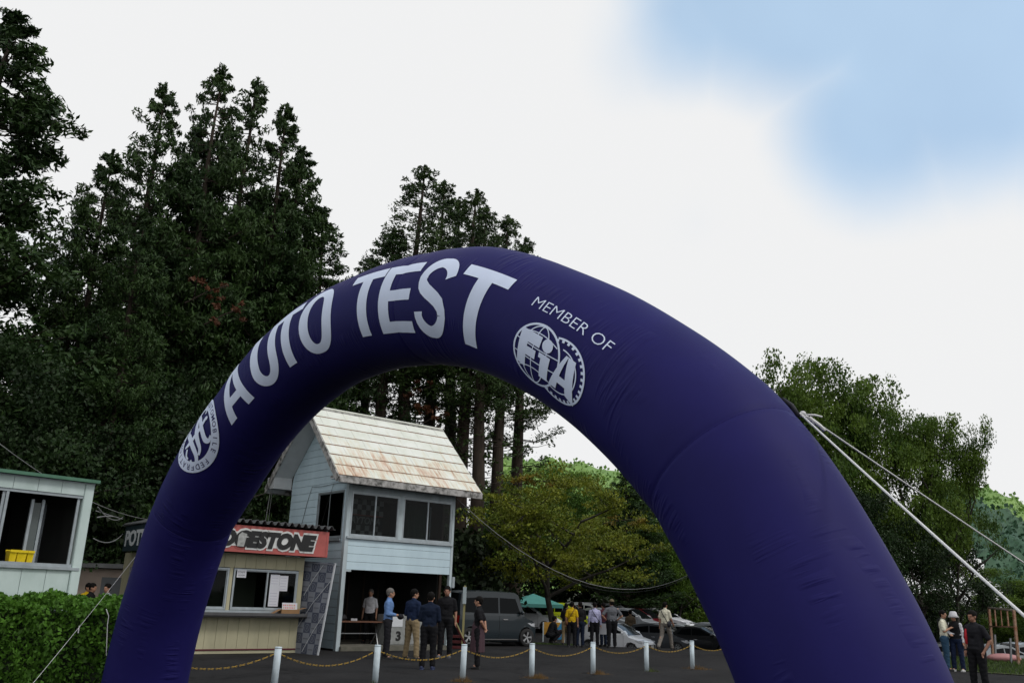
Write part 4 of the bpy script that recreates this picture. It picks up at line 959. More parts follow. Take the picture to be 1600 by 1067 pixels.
def broad_mesh(H, Rm, seed, z0=.25, leaf=.15, per=60, ncl=150, layered=False, gaps=.2, crown_bottom=.25, shp=1.0):
    global rng; rng = np.random.default_rng(seed); rr = random.Random(seed); mb = MB(); tips = []
    def grow(p, d, L, r, lv):
        n = 4; pts = [p]; dd = d.copy()
        for q in range(n):
            dd = (dd+Vector((rr.uniform(-.22, .22), rr.uniform(-.22, .22), rr.uniform(-.08, .14)))).normalized(); pts.append(pts[-1]+dd*L/n)
        mb.tube(pts, [r*(1-.14*q) for q in range(n+1)], 6 if lv < 2 else 4, False)
        if lv >= 2: tips.append(pts[-1]); tips.append(pts[-2])
        if lv < 3:
            for q in range(3 if lv else 5):
                a = rr.uniform(0, 6.28); s = Vector((math.cos(a), math.sin(a), rr.uniform(.15, .8) if not layered else rr.uniform(0, .35))).normalized()
                grow(pts[2+q % 3], (dd*.35+s*.9).normalized(), L*rr.uniform(.55, .78), r*.52, lv+1)
    grow(Vector((0, 0, 0)), Vector((0, 0, 1)), H*.5, H*.02, 0)
    T_ = np.array([tuple(t) for t in tips]); 
    # scale tips into the wanted envelope
    mx = np.abs(T_[:, :2]).max(); f = Rm*.95/mx; fz = (H*.95)/T_[:, 2].max()
    T_[:, :2] *= f; T_[:, 2] *= fz
    mb.v = [(x*f if z > H*.12 else x, y*f if z > H*.12 else y, z*fz) for x, y, z in mb.v]
    # extra clumps over an uneven dome
    n = ncl; u = rng.uniform(0, 2*np.pi, n); cz = rng.uniform(-.35, 1, n); rr2 = np.sqrt(np.clip(1-np.maximum(cz, 0)**2*.98, 0, 1))*rng.uniform(.45, 1.0, n)
    lobes = .80+.2*np.sin(3*u+seed)*np.cos(2*cz*3+seed*.7)+.08*np.sin(7*u)
    zc = H*crown_bottom+(H*(1-crown_bottom))*(.35+.65*cz)*1.0
    D = np.stack([Rm*rr2*lobes*np.cos(u), Rm*rr2*lobes*np.sin(u), np.clip(zc, H*crown_bottom*.8, H*1.0)*(.92+.08*lobes)], 1)
    keep = rng.uniform(0, 1, n) > gaps; cs = np.concatenate([T_[T_[:, 2] > H*crown_bottom*.8], D[keep]])
    rs = rng.uniform(.05, .12, len(cs))*(H*.5+Rm)*.95
    P = clumps(cs, rs, per, .32 if layered else .62, .15)
    V, F = leaf_quads(P, np.full(len(P), leaf), np.array([0, 0, 1.]), .6, .3 if layered else .15)
    return V, F, mb
def broad(H, Rm, seed, m, bark=None, **k):
    V, F, mb = broad_mesh(H, Rm, seed, **k); cm = np_mesh('crown', V, F, m); tm_ = mb.mesh('trunk', True); tm_.materials.append(bark or M_bark2); return cm, tm_
BR = [broad(10, 4.5, 1, M_br3, per=150, ncl=120, gaps=.25, leaf=.145), broad(10, 4.6, 2, M_br3, per=140, ncl=150, gaps=.3, leaf=.145), broad(10, 5, 3, M_br1, per=100, ncl=170, leaf=.155, crown_bottom=.12), broad(10, 5, 4, M_br1, per=100, ncl=170, leaf=.155, crown_bottom=.15)]
BM = []
for (cm_, tm2) in (BR[0], BR[2]):
    c2 = cm_.copy(); c2.materials.clear(); c2.materials.append(M_mid); BM.append((c2, tm2))
BY = [broad(8, 5, 5, M_br2, per=110, ncl=130, layered=True, leaf=.125, crown_bottom=.3, gaps=.15), broad(8, 4.5, 6, M_br2, per=110, ncl=120, layered=True, leaf=.125, crown_bottom=.25)]
def plant(kind, mesh, u, v, Y, refH, label, name, cat='tree', wid=1., group=None, X=None, tip=None, rz=None):
    """tree whose top shows at pixel u,v when standing at distance Y"""
    p = at(u, v, Y); zb = float(gz(p.x, Y)); h = (p.z-zb)/refH
    return tree_obj(name, mesh[0], mesh[1], label, cat, (p.x, Y, zb-.1), rnd.uniform(0, 6.28) if rz is None else rz, (h*wid, h*wid, h), group)
G1 = 'tall dark conifers on the left'
L_ = [((33, 26), 27, 0, 1.28, 'tall conifer cut by the left edge of the view, its tip leaning highest left'),
      ((-105, -60), 25, 2, .95, 'outermost conifer mostly outside the left edge'),
      ((112, 500), 33, 1, .9, 'lower conifer filling the gap behind the leftmost tall conifer'),
      ((188, 243), 33, 2, .82, 'broad shorter conifer with a rounded top left of the conifer group'),
      ((262, 138), 36, 1, .78, 'conifer with a thin sharp tip, left tip of the central conifer group'),
      ((308, 205), 39, 2, .75, 'conifer half hidden between two pointed conifers in the group'),
      ((352, 112), 37, 0, .72, 'highest pointed conifer of the group behind the arch lettering'),
      ((402, 127), 39, 1, .72, 'conifer whose tip stands just right of the highest one in the group'),
      ((438, 166), 40, 2, .75, 'conifer on the right shoulder of the group, third tip from its right side'),
      ((478, 236), 41, 0, .85, 'conifer forming the right slope of the group, second tip from its right side'),
      ((508, 330), 42, 1, .95, 'lowest outermost conifer on the right side of the group'),
      ((230, 330), 31, 0, .8, 'dark lower conifer standing in front of the conifer group'),
      ((420, 330), 44, 2, .9, 'dark conifer filling the back of the group above the lettering')]
for (uv, Y, k, wd, lb) in L_: plant('c', CON[k], uv[0], uv[1], Y, 20, lb, 'conifer_tree', wid=wd*1.08, group=G1)
G2 = 'bare-trunked cedars behind the tower'
for (uv, Y, k, wd, lb) in (((657, 268), 45, 0, .98, 'bare-trunked cedar with the highest tip behind the crown of the arch'),
      ((692, 289), 47, 1, 1., 'bare-trunked cedar second from the left above the arch crown'),
      ((717, 312), 49, 2, 1., 'slightly shorter bare-trunked cedar in the middle above the arch crown'),
      ((742, 299), 46, 1, 1.0, 'bare-trunked cedar with a narrow tip above the arch crown, second highest'),
      ((767, 330), 44, 0, .95, 'bare-trunked cedar right of the middle above the arch crown'),
      ((790, 343), 47, 2, .95, 'bare-trunked cedar whose tip is next to last on the right above the arch'),
      ((818, 376), 49, 1, 1.0, 'rightmost bare-trunked cedar just showing over the arch'),
      ((612, 362), 44, 2, 1.1, 'bare-trunked cedar lowest at the left above the arch crown'),
      ((585, 400), 46, 0, 1.1, 'cedar almost hidden behind the arch left of the cedar group')): plant('c', CED[k], uv[0], uv[1], Y, 20, lb, 'cedar_tree', wid=wd*1.22, group=G2)
# dead reddish sprays as things of their own colour hanging in the trees
def dead_spray(u, v, Y, rad, n, label):
    global rng
    p = at(u, v, Y); cs = np.array([[rnd.uniform(-1, 1)*rad*1.4, rnd.uniform(-.5, .5)*rad, rnd.uniform(-1, 1)*rad] for _ in range(n)]); P = clumps(cs, np.full(n, rad*.32), 24, .6, .1)
    V, F = leaf_quads(P, np.full(len(P), .19), None, .4); t = thing('dead_branch', label, 'dead branch', p); put('foliage', np_mesh('foliage', V, F, M_dead), t); MB().tube([(-rad*1.6, 0, -rad), (0, .05, .0), (rad*1.4, 0, rad*.5)], .03, 5).build('twig', M_bark, t)
dead_spray(325, 455, 34, .55, 8, 'rust-brown dead branch among dark conifers left of the lettering, upper one')
dead_spray(352, 490, 34, .5, 8, 'rust-brown dead branch in the conifers just above the letter A, lower one')
dead_spray(672, 655, 43.5, .65, 11, 'rust-brown dead foliage just above the tower ridge')
dead_spray(655, 610, 43.5, .5, 8, 'brown dead foliage under the arch beside the bare trunks')
# broadleaf trees
bro = [
 ((870, 728), 43, BY[0], 8, 1.0, 'yellow-green layered tree behind the parked cars, its trunk left of the blue board', 'broadleaf_tree'),
 ((935, 800), 60, BY[1], 8, .9, 'smaller yellow-green tree right of the layered tree', 'broadleaf_tree'),
 ((905, 735), 68, BM[0], 10, .9, 'grey-green bushy tree below the distant hill seen through the arch', 'broadleaf_tree'),
 ((850, 720), 72, BM[1], 10, 1.0, 'olive tree at the hill foot beside the cedar trunks', 'broadleaf_tree'),
 ((1010, 775), 63, BM[1], 10, .8, 'dark green tree touching the inner edge of the arch on the right', 'broadleaf_tree'),
 ((1055, 835), 62, BM[0], 10, .8, 'dark green tree beneath the sagging cable by the right arch leg', 'broadleaf_tree'),
 ((795, 745), 60, BM[1], 10, .8, 'dark tree behind the grey van to the right of the tower', 'broadleaf_tree'),
 ((757, 790), 46, BM[1], 10, .42, 'ivy-dark tree directly behind the right tower corner', 'broadleaf_tree'),
 ((1150, 700), 66, BR[3], 10, 1., 'tree hidden largely behind the right arch leg', 'broadleaf_tree'),
 ((1266, 562), 37, BR[0], 10, .58, 'tall airy tree right of the rope anchor with loose top twigs', 'broadleaf_tree'),
 ((1338, 592), 39, BR[1], 10, .62, 'airy tree with thin crown second from the rope anchor', 'broadleaf_tree'),
 ((1398, 632), 37, BR[1], 10, .55, 'full green tree in the middle of the right tree group', 'broadleaf_tree'),
 ((1456, 648), 38, BR[0], 10, .42, 'full tree with rounded top towards the right edge of the tree group', 'broadleaf_tree'),
 ((1470, 790), 40, BR[2], 10, .6, 'lower dark tree at the right foot of the right tree group', 'broadleaf_tree'),
 ((1225, 610), 42, BR[2], 10, .8, 'dark tree directly behind the edge of the right arch leg', 'broadleaf_tree'),
 ((1330, 760), 34.5, BR[3], 10, .8, 'dark spreading tree low in the right group behind the ropes', 'broadleaf_tree'),
 ((1415, 800), 35.5, BR[2], 10, .8, 'dark spreading tree above the man with the bag strap', 'broadleaf_tree'),
 ((1600, 905), 50, BR[1], 10, 1.3, 'light green tree at the right edge behind the rusty frame', 'broadleaf_tree'),
 ((1548, 885), 52, BR[0], 10, 1.2, 'green tree behind the rusty frame at its left', 'broadleaf_tree'),
 ((100, 560), 30, BR[2], 10, 1., 'dark tree behind the mint shed roof', 'broadleaf_tree'),
 ((10, 520), 25, BR[3], 10, .9, 'dark tree at the left edge above the shed', 'broadleaf_tree'),
 ((220, 590), 33, BR[3], 10, 1., 'dark tree between shed and kiosk behind the arch leg', 'broadleaf_tree'),
 ((330, 560), 37, BR[2], 10, .8, 'dark tree behind the kiosk and arch emblem', 'broadleaf_tree'),
 ((430, 560), 41, BR[3], 10, .8, 'dark tree directly behind the left gable of the tower', 'broadleaf_tree'),
 ((520, 590), 43, BR[2], 10, .7, 'dark tree just behind the arch and tower ridge', 'broadleaf_tree'),
]
for (uv, Y, ms, rh, wd, lb, nm) in bro: plant('b', ms, uv[0], uv[1], Y, rh, lb, nm, wid=wd)
plant('c', CON[0], 975, 737, 60, 20, 'pointed conifer below the hill at the inner right of the arch', 'conifer_tree', wid=1.9)
plant('c', CON[1], 1003, 760, 63, 20, 'second pointed conifer just right of the one below the hill', 'conifer_tree', wid=1.8)
# gold leaf patches in the layered tree: sprays
for (u, v, lb) in ((975, 812, 'golden leaf spray at the right side of the layered tree'), (838, 752, 'small golden spray near the top of the layered tree')):
    p = at(u, v, 42.5); cs = np.array([[rnd.uniform(-1, 1)*.9, rnd.uniform(-.5, .5), rnd.uniform(-.2, .2)] for _ in range(9)]); P = clumps(cs, np.full(9, .35), 30, .4, .1)
    V, F = leaf_quads(P, np.full(len(P), .16), None, .5); t = thing('golden_branch', lb, 'branch', p); put('foliage', np_mesh('foliage', V, F, M_gold), t); MB().tube([(-1, 0, -.2), (0, .05, 0), (1, 0, .1)], .02, 5).build('twig', M_bark2, t)
# understorey: dense dark belt of shrubs, uncountable
def belt(name, pts, hts, m, per=16, leaf=.26, n=500, depth=3., label=None, lowz=0.):
    global rng; rng = np.random.default_rng(len(name)+n)
    pts = np.array(pts, float); seg = rng.uniform(0, len(pts)-1.001, n); i = seg.astype(int); f = (seg-i)[:, None]
    base = pts[i]*(1-f)+pts[i+1]*f; h = np.array(hts)[i]*(1-f[:, 0])+np.array(hts)[i+1]*f[:, 0]
    z = rng.uniform(0, 1, n)**.8*h*(.85+.25*np.sin(seg*7.3)+.1*np.sin(seg*17)); d = rng.uniform(-.5, .5, n)*depth
    cs = np.stack([base[:, 0]+rng.normal(0, .5, n), base[:, 1]+d+z*.15, z+gz(base[:, 0], base[:, 1])+lowz], 1)
    P = clumps(cs, rng.uniform(.35, .8, n), per, .7, .1); V, F = leaf_quads(P, np.full(len(P), leaf), np.array([0, 0, 1.]), .6, .2)
    o = put(name, np_mesh(name, V, F, m)); tag(o, label, kind='stuff'); return o
belt('undergrowth', [(-26, 26), (-17, 28), (-12, 33), (-6, 39), (0, 42)], [7, 6.5, 6.5, 6, 3.5], M_bush, 34, .28, 1500, 4, 'dark undergrowth beneath the conifers')
belt('undergrowth', [(-3, 45), (-1, 60), (8, 66), (16, 70), (26, 74)], [4, 6.0, 6.5, 6, 5], M_bush, 34, .30, 1300, 4, 'dark undergrowth behind the parked cars')
belt('shrub_row', [(11, 62), (15, 63), (21, 65)], [2.6, 2.4, 2.6], M_br3, 24, .22, 300, 2, 'light green shrubs behind the parked cars')
belt('shrub_row', [(18, 50), (24, 52), (34, 54), (46, 60)], [3.4, 3.2, 3.2, 3.6], M_br3, 30, .26, 800, 4, 'light green shrubs behind the rusty frame')
belt('undergrowth', [(11, 38), (16, 40), (20, 43)], [5, 4.5, 3.0], M_bush, 30, .25, 650, 3, 'dark undergrowth under the right trees')
# hills
def hill(name, u0, u1, Y, prof, cols, m, base=-5, amp=2.2, step=4., depth=160):
    """wooded slope rising away; prof(u)->v of the ridge line"""
    xs_ = np.arange(at(u0, 800, Y).x, at(u1, 800, Y).x, step); ny = int(depth/step); V = []; 
    uu = np.linspace(u0, u1, len(xs_)); top = np.array([at(u, np.interp(u, *prof), Y).z for u in uu])
    rg = np.random.default_rng(int(Y)); jit = rg.uniform(-1, 1, (ny, len(xs_), 3))
    for j in range(ny):
        f = j/(ny-1); y = Y-depth*(1-f)
        for i_, x in enumerate(xs_): V.append((x*(y/Y)*.5+x*.5+jit[j, i_, 0]*step*.4, y+jit[j, i_, 1]*step*.4, base+(top[i_]-base)*(f**1.1)*1.0+jit[j, i_, 2]*amp))
    n = len(xs_); i, j = np.meshgrid(np.arange(n-1), np.arange(ny-1)); a = (j*n+i).ravel(); me = np_mesh(name, np.array(V), np.stack([a, a+1, a+n+1, a+n], 1), m, smooth=False)
    o = put(name, me); tag(o, kind='structure')
    V = np.array(V); cen = np.concatenate([V+rg.uniform(-step*.6, step*.6, V.shape)*np.array([1, 1, .35]) for _ in range(3)]); cen[:, 2] += amp*.3
    global rng; rng = rg; Vq, Fq = leaf_quads(cen, np.full(len(cen), step*.55), np.array([0, -.5, .8]), .8, .45)
    c = put('hill_canopy', np_mesh('hill_canopy', Vq, Fq, m)); tag(c, kind='stuff'); return o
M_hill_sunlit = leafmat('hill_canopy', (.24, .37, .10), (.12, .22, .06), .03, 0, .35)  # sunlight on the far slope is put into this raised leaf colour
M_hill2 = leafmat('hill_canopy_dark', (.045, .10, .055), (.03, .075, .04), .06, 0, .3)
hill('hill', 1440, 1900, 420, ([1400, 1510, 1560, 1600, 1700, 1900], [742, 755, 770, 783, 812, 840]), None, M_hill_sunlit, step=3.0, amp=1.8)
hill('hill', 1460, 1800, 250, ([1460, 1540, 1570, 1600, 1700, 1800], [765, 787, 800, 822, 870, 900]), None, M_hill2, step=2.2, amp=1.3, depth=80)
hill('hill', 780, 1130, 380, ([780, 880, 930, 985, 1060, 1130], [716, 721, 727, 745, 790, 830]), None, M_hill_sunlit, step=2.8, amp=1.6)
# hedge in front of the shed
def hedge(x0, x1, y0, y1, h, m, label, rz, loc, n=26000, leaf=.075):
    global rng; rng = np.random.default_rng(5); L, D = x1-x0, y1-y0
    u = rng.uniform(0, 1, n); face = rng.uniform(0, 1, n); P = np.zeros((n, 3)); X = x0+L*u
    top = face < .52; fr = (face >= .52)*(face < .90); sd = face >= .90
    P[:, 0] = X; P[top, 1] = y0+D*rng.uniform(0, 1, top.sum()); P[top, 2] = h
    P[fr, 1] = y0; P[fr, 2] = h*rng.uniform(0, 1, fr.sum())
    P[sd, 0] = x1; P[sd, 1] = y0+D*rng.uniform(0, 1, sd.sum()); P[sd, 2] = h*rng.uniform(0, 1, sd.sum())
    bump = .06*np.sin(P[:, 0]*5+P[:, 1]*3)+.05*np.sin(P[:, 0]*11+1+P[:, 2]*7)+.04*np.sin(P[:, 1]*13+P[:, 0]*4)
    P[:, 2] += np.where(top, bump+rng.uniform(-.06, .05, n), 0); P[:, 1] += np.where(fr, -bump*1.3+rng.uniform(-.05, .06, n), 0); P[:, 0] += np.where(sd, bump, 0)
    e = np.clip((P[:, 2]-h+.12)/.12, 0, 1)*np.clip((y0+.12-P[:, 1])/.12, 0, 1); P[:, 2] -= e*.05
    V, F = leaf_quads(P, np.full(n, leaf), np.array([0, -.4, .8]), .55, .25)
    t = thing('hedge', label, 'hedge', loc, rz); put('foliage', np_mesh('foliage', V, F, m), t)
    MB().box(x0+.1, x1-.22, y0+.16, y1-.16, 0, h-.16).build('inner_growth', M_bush, t); return t
M_hedge = leafmat('hedge_leaf', (.10, .23, .025), (.06, .15, .018), 2.2, .25, .4)
hp = at(186, 948, 14.2)
hedge(-9.5, 0, 0, 1.7, 1.36, M_hedge, 'clipped bright green hedge at the lower left before the shed', R(6), (hp.x+.12, 14.2, 0), n=60000, leaf=.078)
# grass verge on the right with blades
def verge(name, poly, n, m, hgt=.12):
    global rng; rng = np.random.default_rng(9); poly = np.array(poly); mn, mx = poly.min(0), poly.max(0); P = rng.uniform(mn, mx, (n*2, 2)); ins = np.zeros(len(P), bool); k = len(poly)
    for a in range(k):
        p, q = poly[a], poly[(a+1) % k]; c = ((p[1] > P[:, 1]) != (q[1] > P[:, 1])) & (P[:, 0] < (q[0]-p[0])*(P[:, 1]-p[1])/(q[1]-p[1]+1e-9)+p[0]); ins ^= c
    P = P[ins][:n]; Z = gz(P[:, 0], P[:, 1]); c = np.stack([P[:, 0], P[:, 1], Z+hgt*.45], 1); d = rng.normal(0, .35, (len(c), 3)); d[:, 2] = 1; d /= np.linalg.norm(d, axis=1)[:, None]
    s = rng.uniform(.5, 1.2, (len(c), 1))*hgt/2; w_ = rng.normal(size=(len(c), 3)); w_[:, 2] = 0; w_ /= np.linalg.norm(w_, axis=1)[:, None]
    V = np.stack([c-d*s-w_*.012, c-d*s+w_*.012, c+d*s], 1).reshape(-1, 3); me = np_mesh(name, V, np.arange(len(V)).reshape(-1, 3), m, k=3); o = put(name, me); tag(o, kind='stuff'); return o
vp = [gnd(1380, 1040), gnd(1470, 1046), gnd(1545, 1052), gnd(1700, 1062)]
VP = [(p.x, p.y) for p in vp]+[(32, 36), (32, 41), (12, 41)]
mbv = MB(); mbv.add([(x, y, float(gz(x, y))+.03) for x, y in VP], [tuple(range(len(VP)))]); o = mbv.build('grass_verge', mat('verge_turf', (.045, .075, .016), .95, col2=(.07, .065, .03), vscale=1.5)); tag(o, kind='structure')
verge('grass', VP, 30000, M_grass, .13)
vq = [(.8, 36.6), (3.0, 36.6), (3.0, 40), (1.0, 40)]; verge('grass', vq, 2500, M_grass, .08)
# ------------------------------------------------------------------ posts and plastic chains
M_post = mat('white_post', (.58, .68, .74), .55, col2=(.45, .52, .56), vscale=7, stretch=(1, 1, .5))
M_chy = mat('chain_yellow', (.42, .26, .03), .5); M_chk = mat('chain_black', (.02, .02, .02), .5)
M_weed = mat('dry_weed', (.17, .10, .035), .9, island=.4); M_weed2 = mat('green_weed', (.06, .08, .02), .9, island=.4)
PP = [at(434, 1010, 15.96), at(590, 1007, 17.64), at(725, 1006, 18.97), at(832, 1004.5, 20.4), at(927, 1002.5, 22.1), at(1010, 1001.5, 23.53), at(1081, 1000.5, 24.97)]
plb = ['white round post nearest the kiosk, leftmost of the row', 'white round post before the man in the blue shirt', 'white round post in front of the dark van rear wheel', 'white round post with dry weeds before the van front', 'white round post in front of the lavender-shirted person', 'white round post in front of the white hatchback nose', 'white round post farthest right, by the arch leg']
PG = 'white posts of the chain fence'
pm = None
for k, p in enumerate(PP):
    tl = R([1.2, .6, .8, -.4, -.6, -.6, -.3][k])
    t = thing('chain_post', plb[k], 'post', (p.x, p.y, 0), 0, PG); t.rotation_euler = (0, tl, 0)
    if pm is None:
        a = MB().tube([(0, 0, -.05), (0, 0, .70)], .06, 16).mesh('shaft', True); a.materials.append(M_post)
        b_ = MB().tube([(0, 0, .70), (0, 0, .715), (0, 0, .722)], [.063, .063, .052], 16).mesh('cap', True); b_.materials.append(M_post)
        c = MB().tube([(-.075, 0, .60), (-.058, 0, .60)], .008, 6).tube([(.058, 0, .60), (.075, 0, .60)], .008, 6).mesh('hook', True); c.materials.append(M_metal); pm = (a, b_, c)
    for n_, me in zip(('shaft', 'cap', 'hook'), pm): put(n_, me, t)
MB_ = MB()
import itertools
lk = MB(); 
for a in range(8):
    pass
def link_mesh(m):
    pts = [(.021*math.cos(2*math.pi*q/10)*1.0, 0, .011*math.sin(2*math.pi*q/10)) for q in range(11)]
    me = MB().tube(pts, .0045, 5, False).mesh('chain_link', True); me.materials.append(m); return me
LY, LB = link_mesh(M_chy), link_mesh(M_chk)
def chain(a, b, sag, label, nl=None):
    t = thing('plastic_chain', label, 'chain', a, 0, 'yellow and black chains between the white posts')
    pts = sagpts((0, 0, 0), b-a, sag, 60); L = sum((pts[i+1]-pts[i]).length for i in range(60)); n = int(L/.036)
    for i in range(n):
        f = (i+.5)/n*60; q = min(int(f), 59); p = pts[q].lerp(pts[q+1], f-q); d = (pts[q+1]-pts[q]).normalized()
        o = bpy.data.objects.new('chain_link', LY if i % 4 < 3 else LB); C.objects.link(o); o.parent = t; o.location = p
        e = d.to_track_quat('X', 'Z').to_euler(); o.rotation_euler = (e.x+(R(90) if i % 2 else R(20)), e.y, e.z)
clb = ['yellow and black chain from the kiosk side to the first post', 'yellow and black chain between the first two posts, below the banner', 'yellow and black chain hanging before the group of men', 'yellow and black chain before the dark van, right of the third post', 'yellow and black chain from the weedy post to the fifth post', 'yellow and black chain before the white hatchback', 'yellow and black chain between the two farthest posts', 'yellow and black chain running from the last post behind the arch leg']
PE = PP[0]+(PP[0]-PP[1])*1.05; PL = PP[-1]+(PP[-1]-PP[-2])
Q = [PE]+PP+[PL]
for k in range(8):
    a, b_ = Q[k].copy(), Q[k+1].copy(); a.z = .60; b_.z = .60; d = (b_-a).normalized()*.07; chain(a+d, b_-d, [.2, .22, .17, .16, .17, .15, .15, .15][k], clb[k])
def weeds(loc, rad, n, m, label):
    global rng; rng = np.random.default_rng(n); c = rng.normal(0, rad/2, (n, 2)); h = rng.uniform(.05, .17, (n, 1))*(1-np.clip(np.linalg.norm(c, axis=1)/rad/1.3, 0, .8))[:, None]
    b0 = np.concatenate([c, np.zeros((n, 1))], 1)+np.array(loc); d = rng.normal(0, .5, (n, 3)); d[:, 2] = 1; w_ = rng.normal(0, 1, (n, 3)); w_[:, 2] = 0; w_ /= np.linalg.norm(w_, axis=1)[:, None]
    V = np.stack([b0-w_*.006, b0+w_*.006, b0+d*h], 1).reshape(-1, 3); o = put('weeds', np_mesh('weeds', V, np.arange(3*n).reshape(-1, 3), m, k=3)); tag(o, kind='stuff')
for k, (m, r_, n) in {1: (M_weed2, .12, 120), 2: (M_weed, .24, 420), 3: (M_weed, .30, 420), 4: (M_weed, .26, 260), 5: (M_weed2, .2, 120), 6: (M_weed, .4, 260)}.items(): weeds((PP[k].x+(.12 if k > 2 else 0), PP[k].y-.05, 0), r_, n, m, '')

# ------------------------------------------------------------------ people
M_skin = mat('skin', (.38, .20, .13), .55); M_skin2 = mat('skin_tan', (.30, .15, .10), .55)
M_hair = mat('dark_hair', (.006, .005, .0045), .75, bump=.4, bscale=120, spec=.12); M_hairg = mat('grey_hair', (.12, .11, .10), .6, bump=.5, bscale=120)
_cl = {}
def cloth(name, col, var=.12):
    return mat('cloth_'+name, col, .85, var=var, vscale=9, bump=.45, bscale=14, spec=.15)
def capsule(mb, a, b, ra, rb, n=10):
    a, b = Vector(a), Vector(b); d = b-a; L = d.length
    if L < 1e-5: return mb.ell(a, (ra, ra, ra), n, 6)
    d /= L; pts = [a-d*ra*.98, a-d*ra*.75, a-d*ra*.35, a, a+d*L*.5, b, b+d*rb*.35, b+d*rb*.75, b+d*rb*.98]
    r = [ra*.12, ra*.66, ra*.94, ra, (ra+rb)/2, rb, rb*.94, rb*.66, rb*.12]
    return mb.tube(pts, r, n)
def fuse(mb, name, m, parent, vox=.012, smooth=4, decim=None, ripple=0.):
    """voxel-union of the rough shapes into one continuous smooth skin"""
    me = mb.mesh(name); o = bpy.data.objects.new(name, me); C.objects.link(o)
    r = o.modifiers.new('r', 'REMESH'); r.mode = 'VOXEL'; r.voxel_size = vox
    s = o.modifiers.new('s', 'SMOOTH'); s.iterations = smooth; s.factor = .5
    dg = bpy.context.evaluated_depsgraph_get(); m2 = bpy.data.meshes.new_from_object(o.evaluated_get(dg)); bpy.data.objects.remove(o); bpy.data.meshes.remove(me)
    if ripple:
        n = len(m2.vertices); co = np.zeros(n*3); m2.vertices.foreach_get('co', co); co = co.reshape(-1, 3); no = np.zeros(n*3); m2.vertices.foreach_get('normal', no); no = no.reshape(-1, 3)
        f = np.sin(co[:, 2]*38+np.sin(co[:, 0]*23+co[:, 1]*9)*2.2)*np.sin(co[:, 0]*13+co[:, 2]*9+1)+.6*np.sin(co[:, 2]*71+co[:, 1]*31)
        co += no*(f*ripple)[:, None]; m2.vertices.foreach_set('co', co.ravel())
    m2.materials.clear(); m2.materials.append(m); m2.name = name; m2.polygons.foreach_set('use_smooth', [True]*len(m2.polygons))
    o = bpy.data.objects.new(name, m2); C.objects.link(o); o.parent = parent; return o
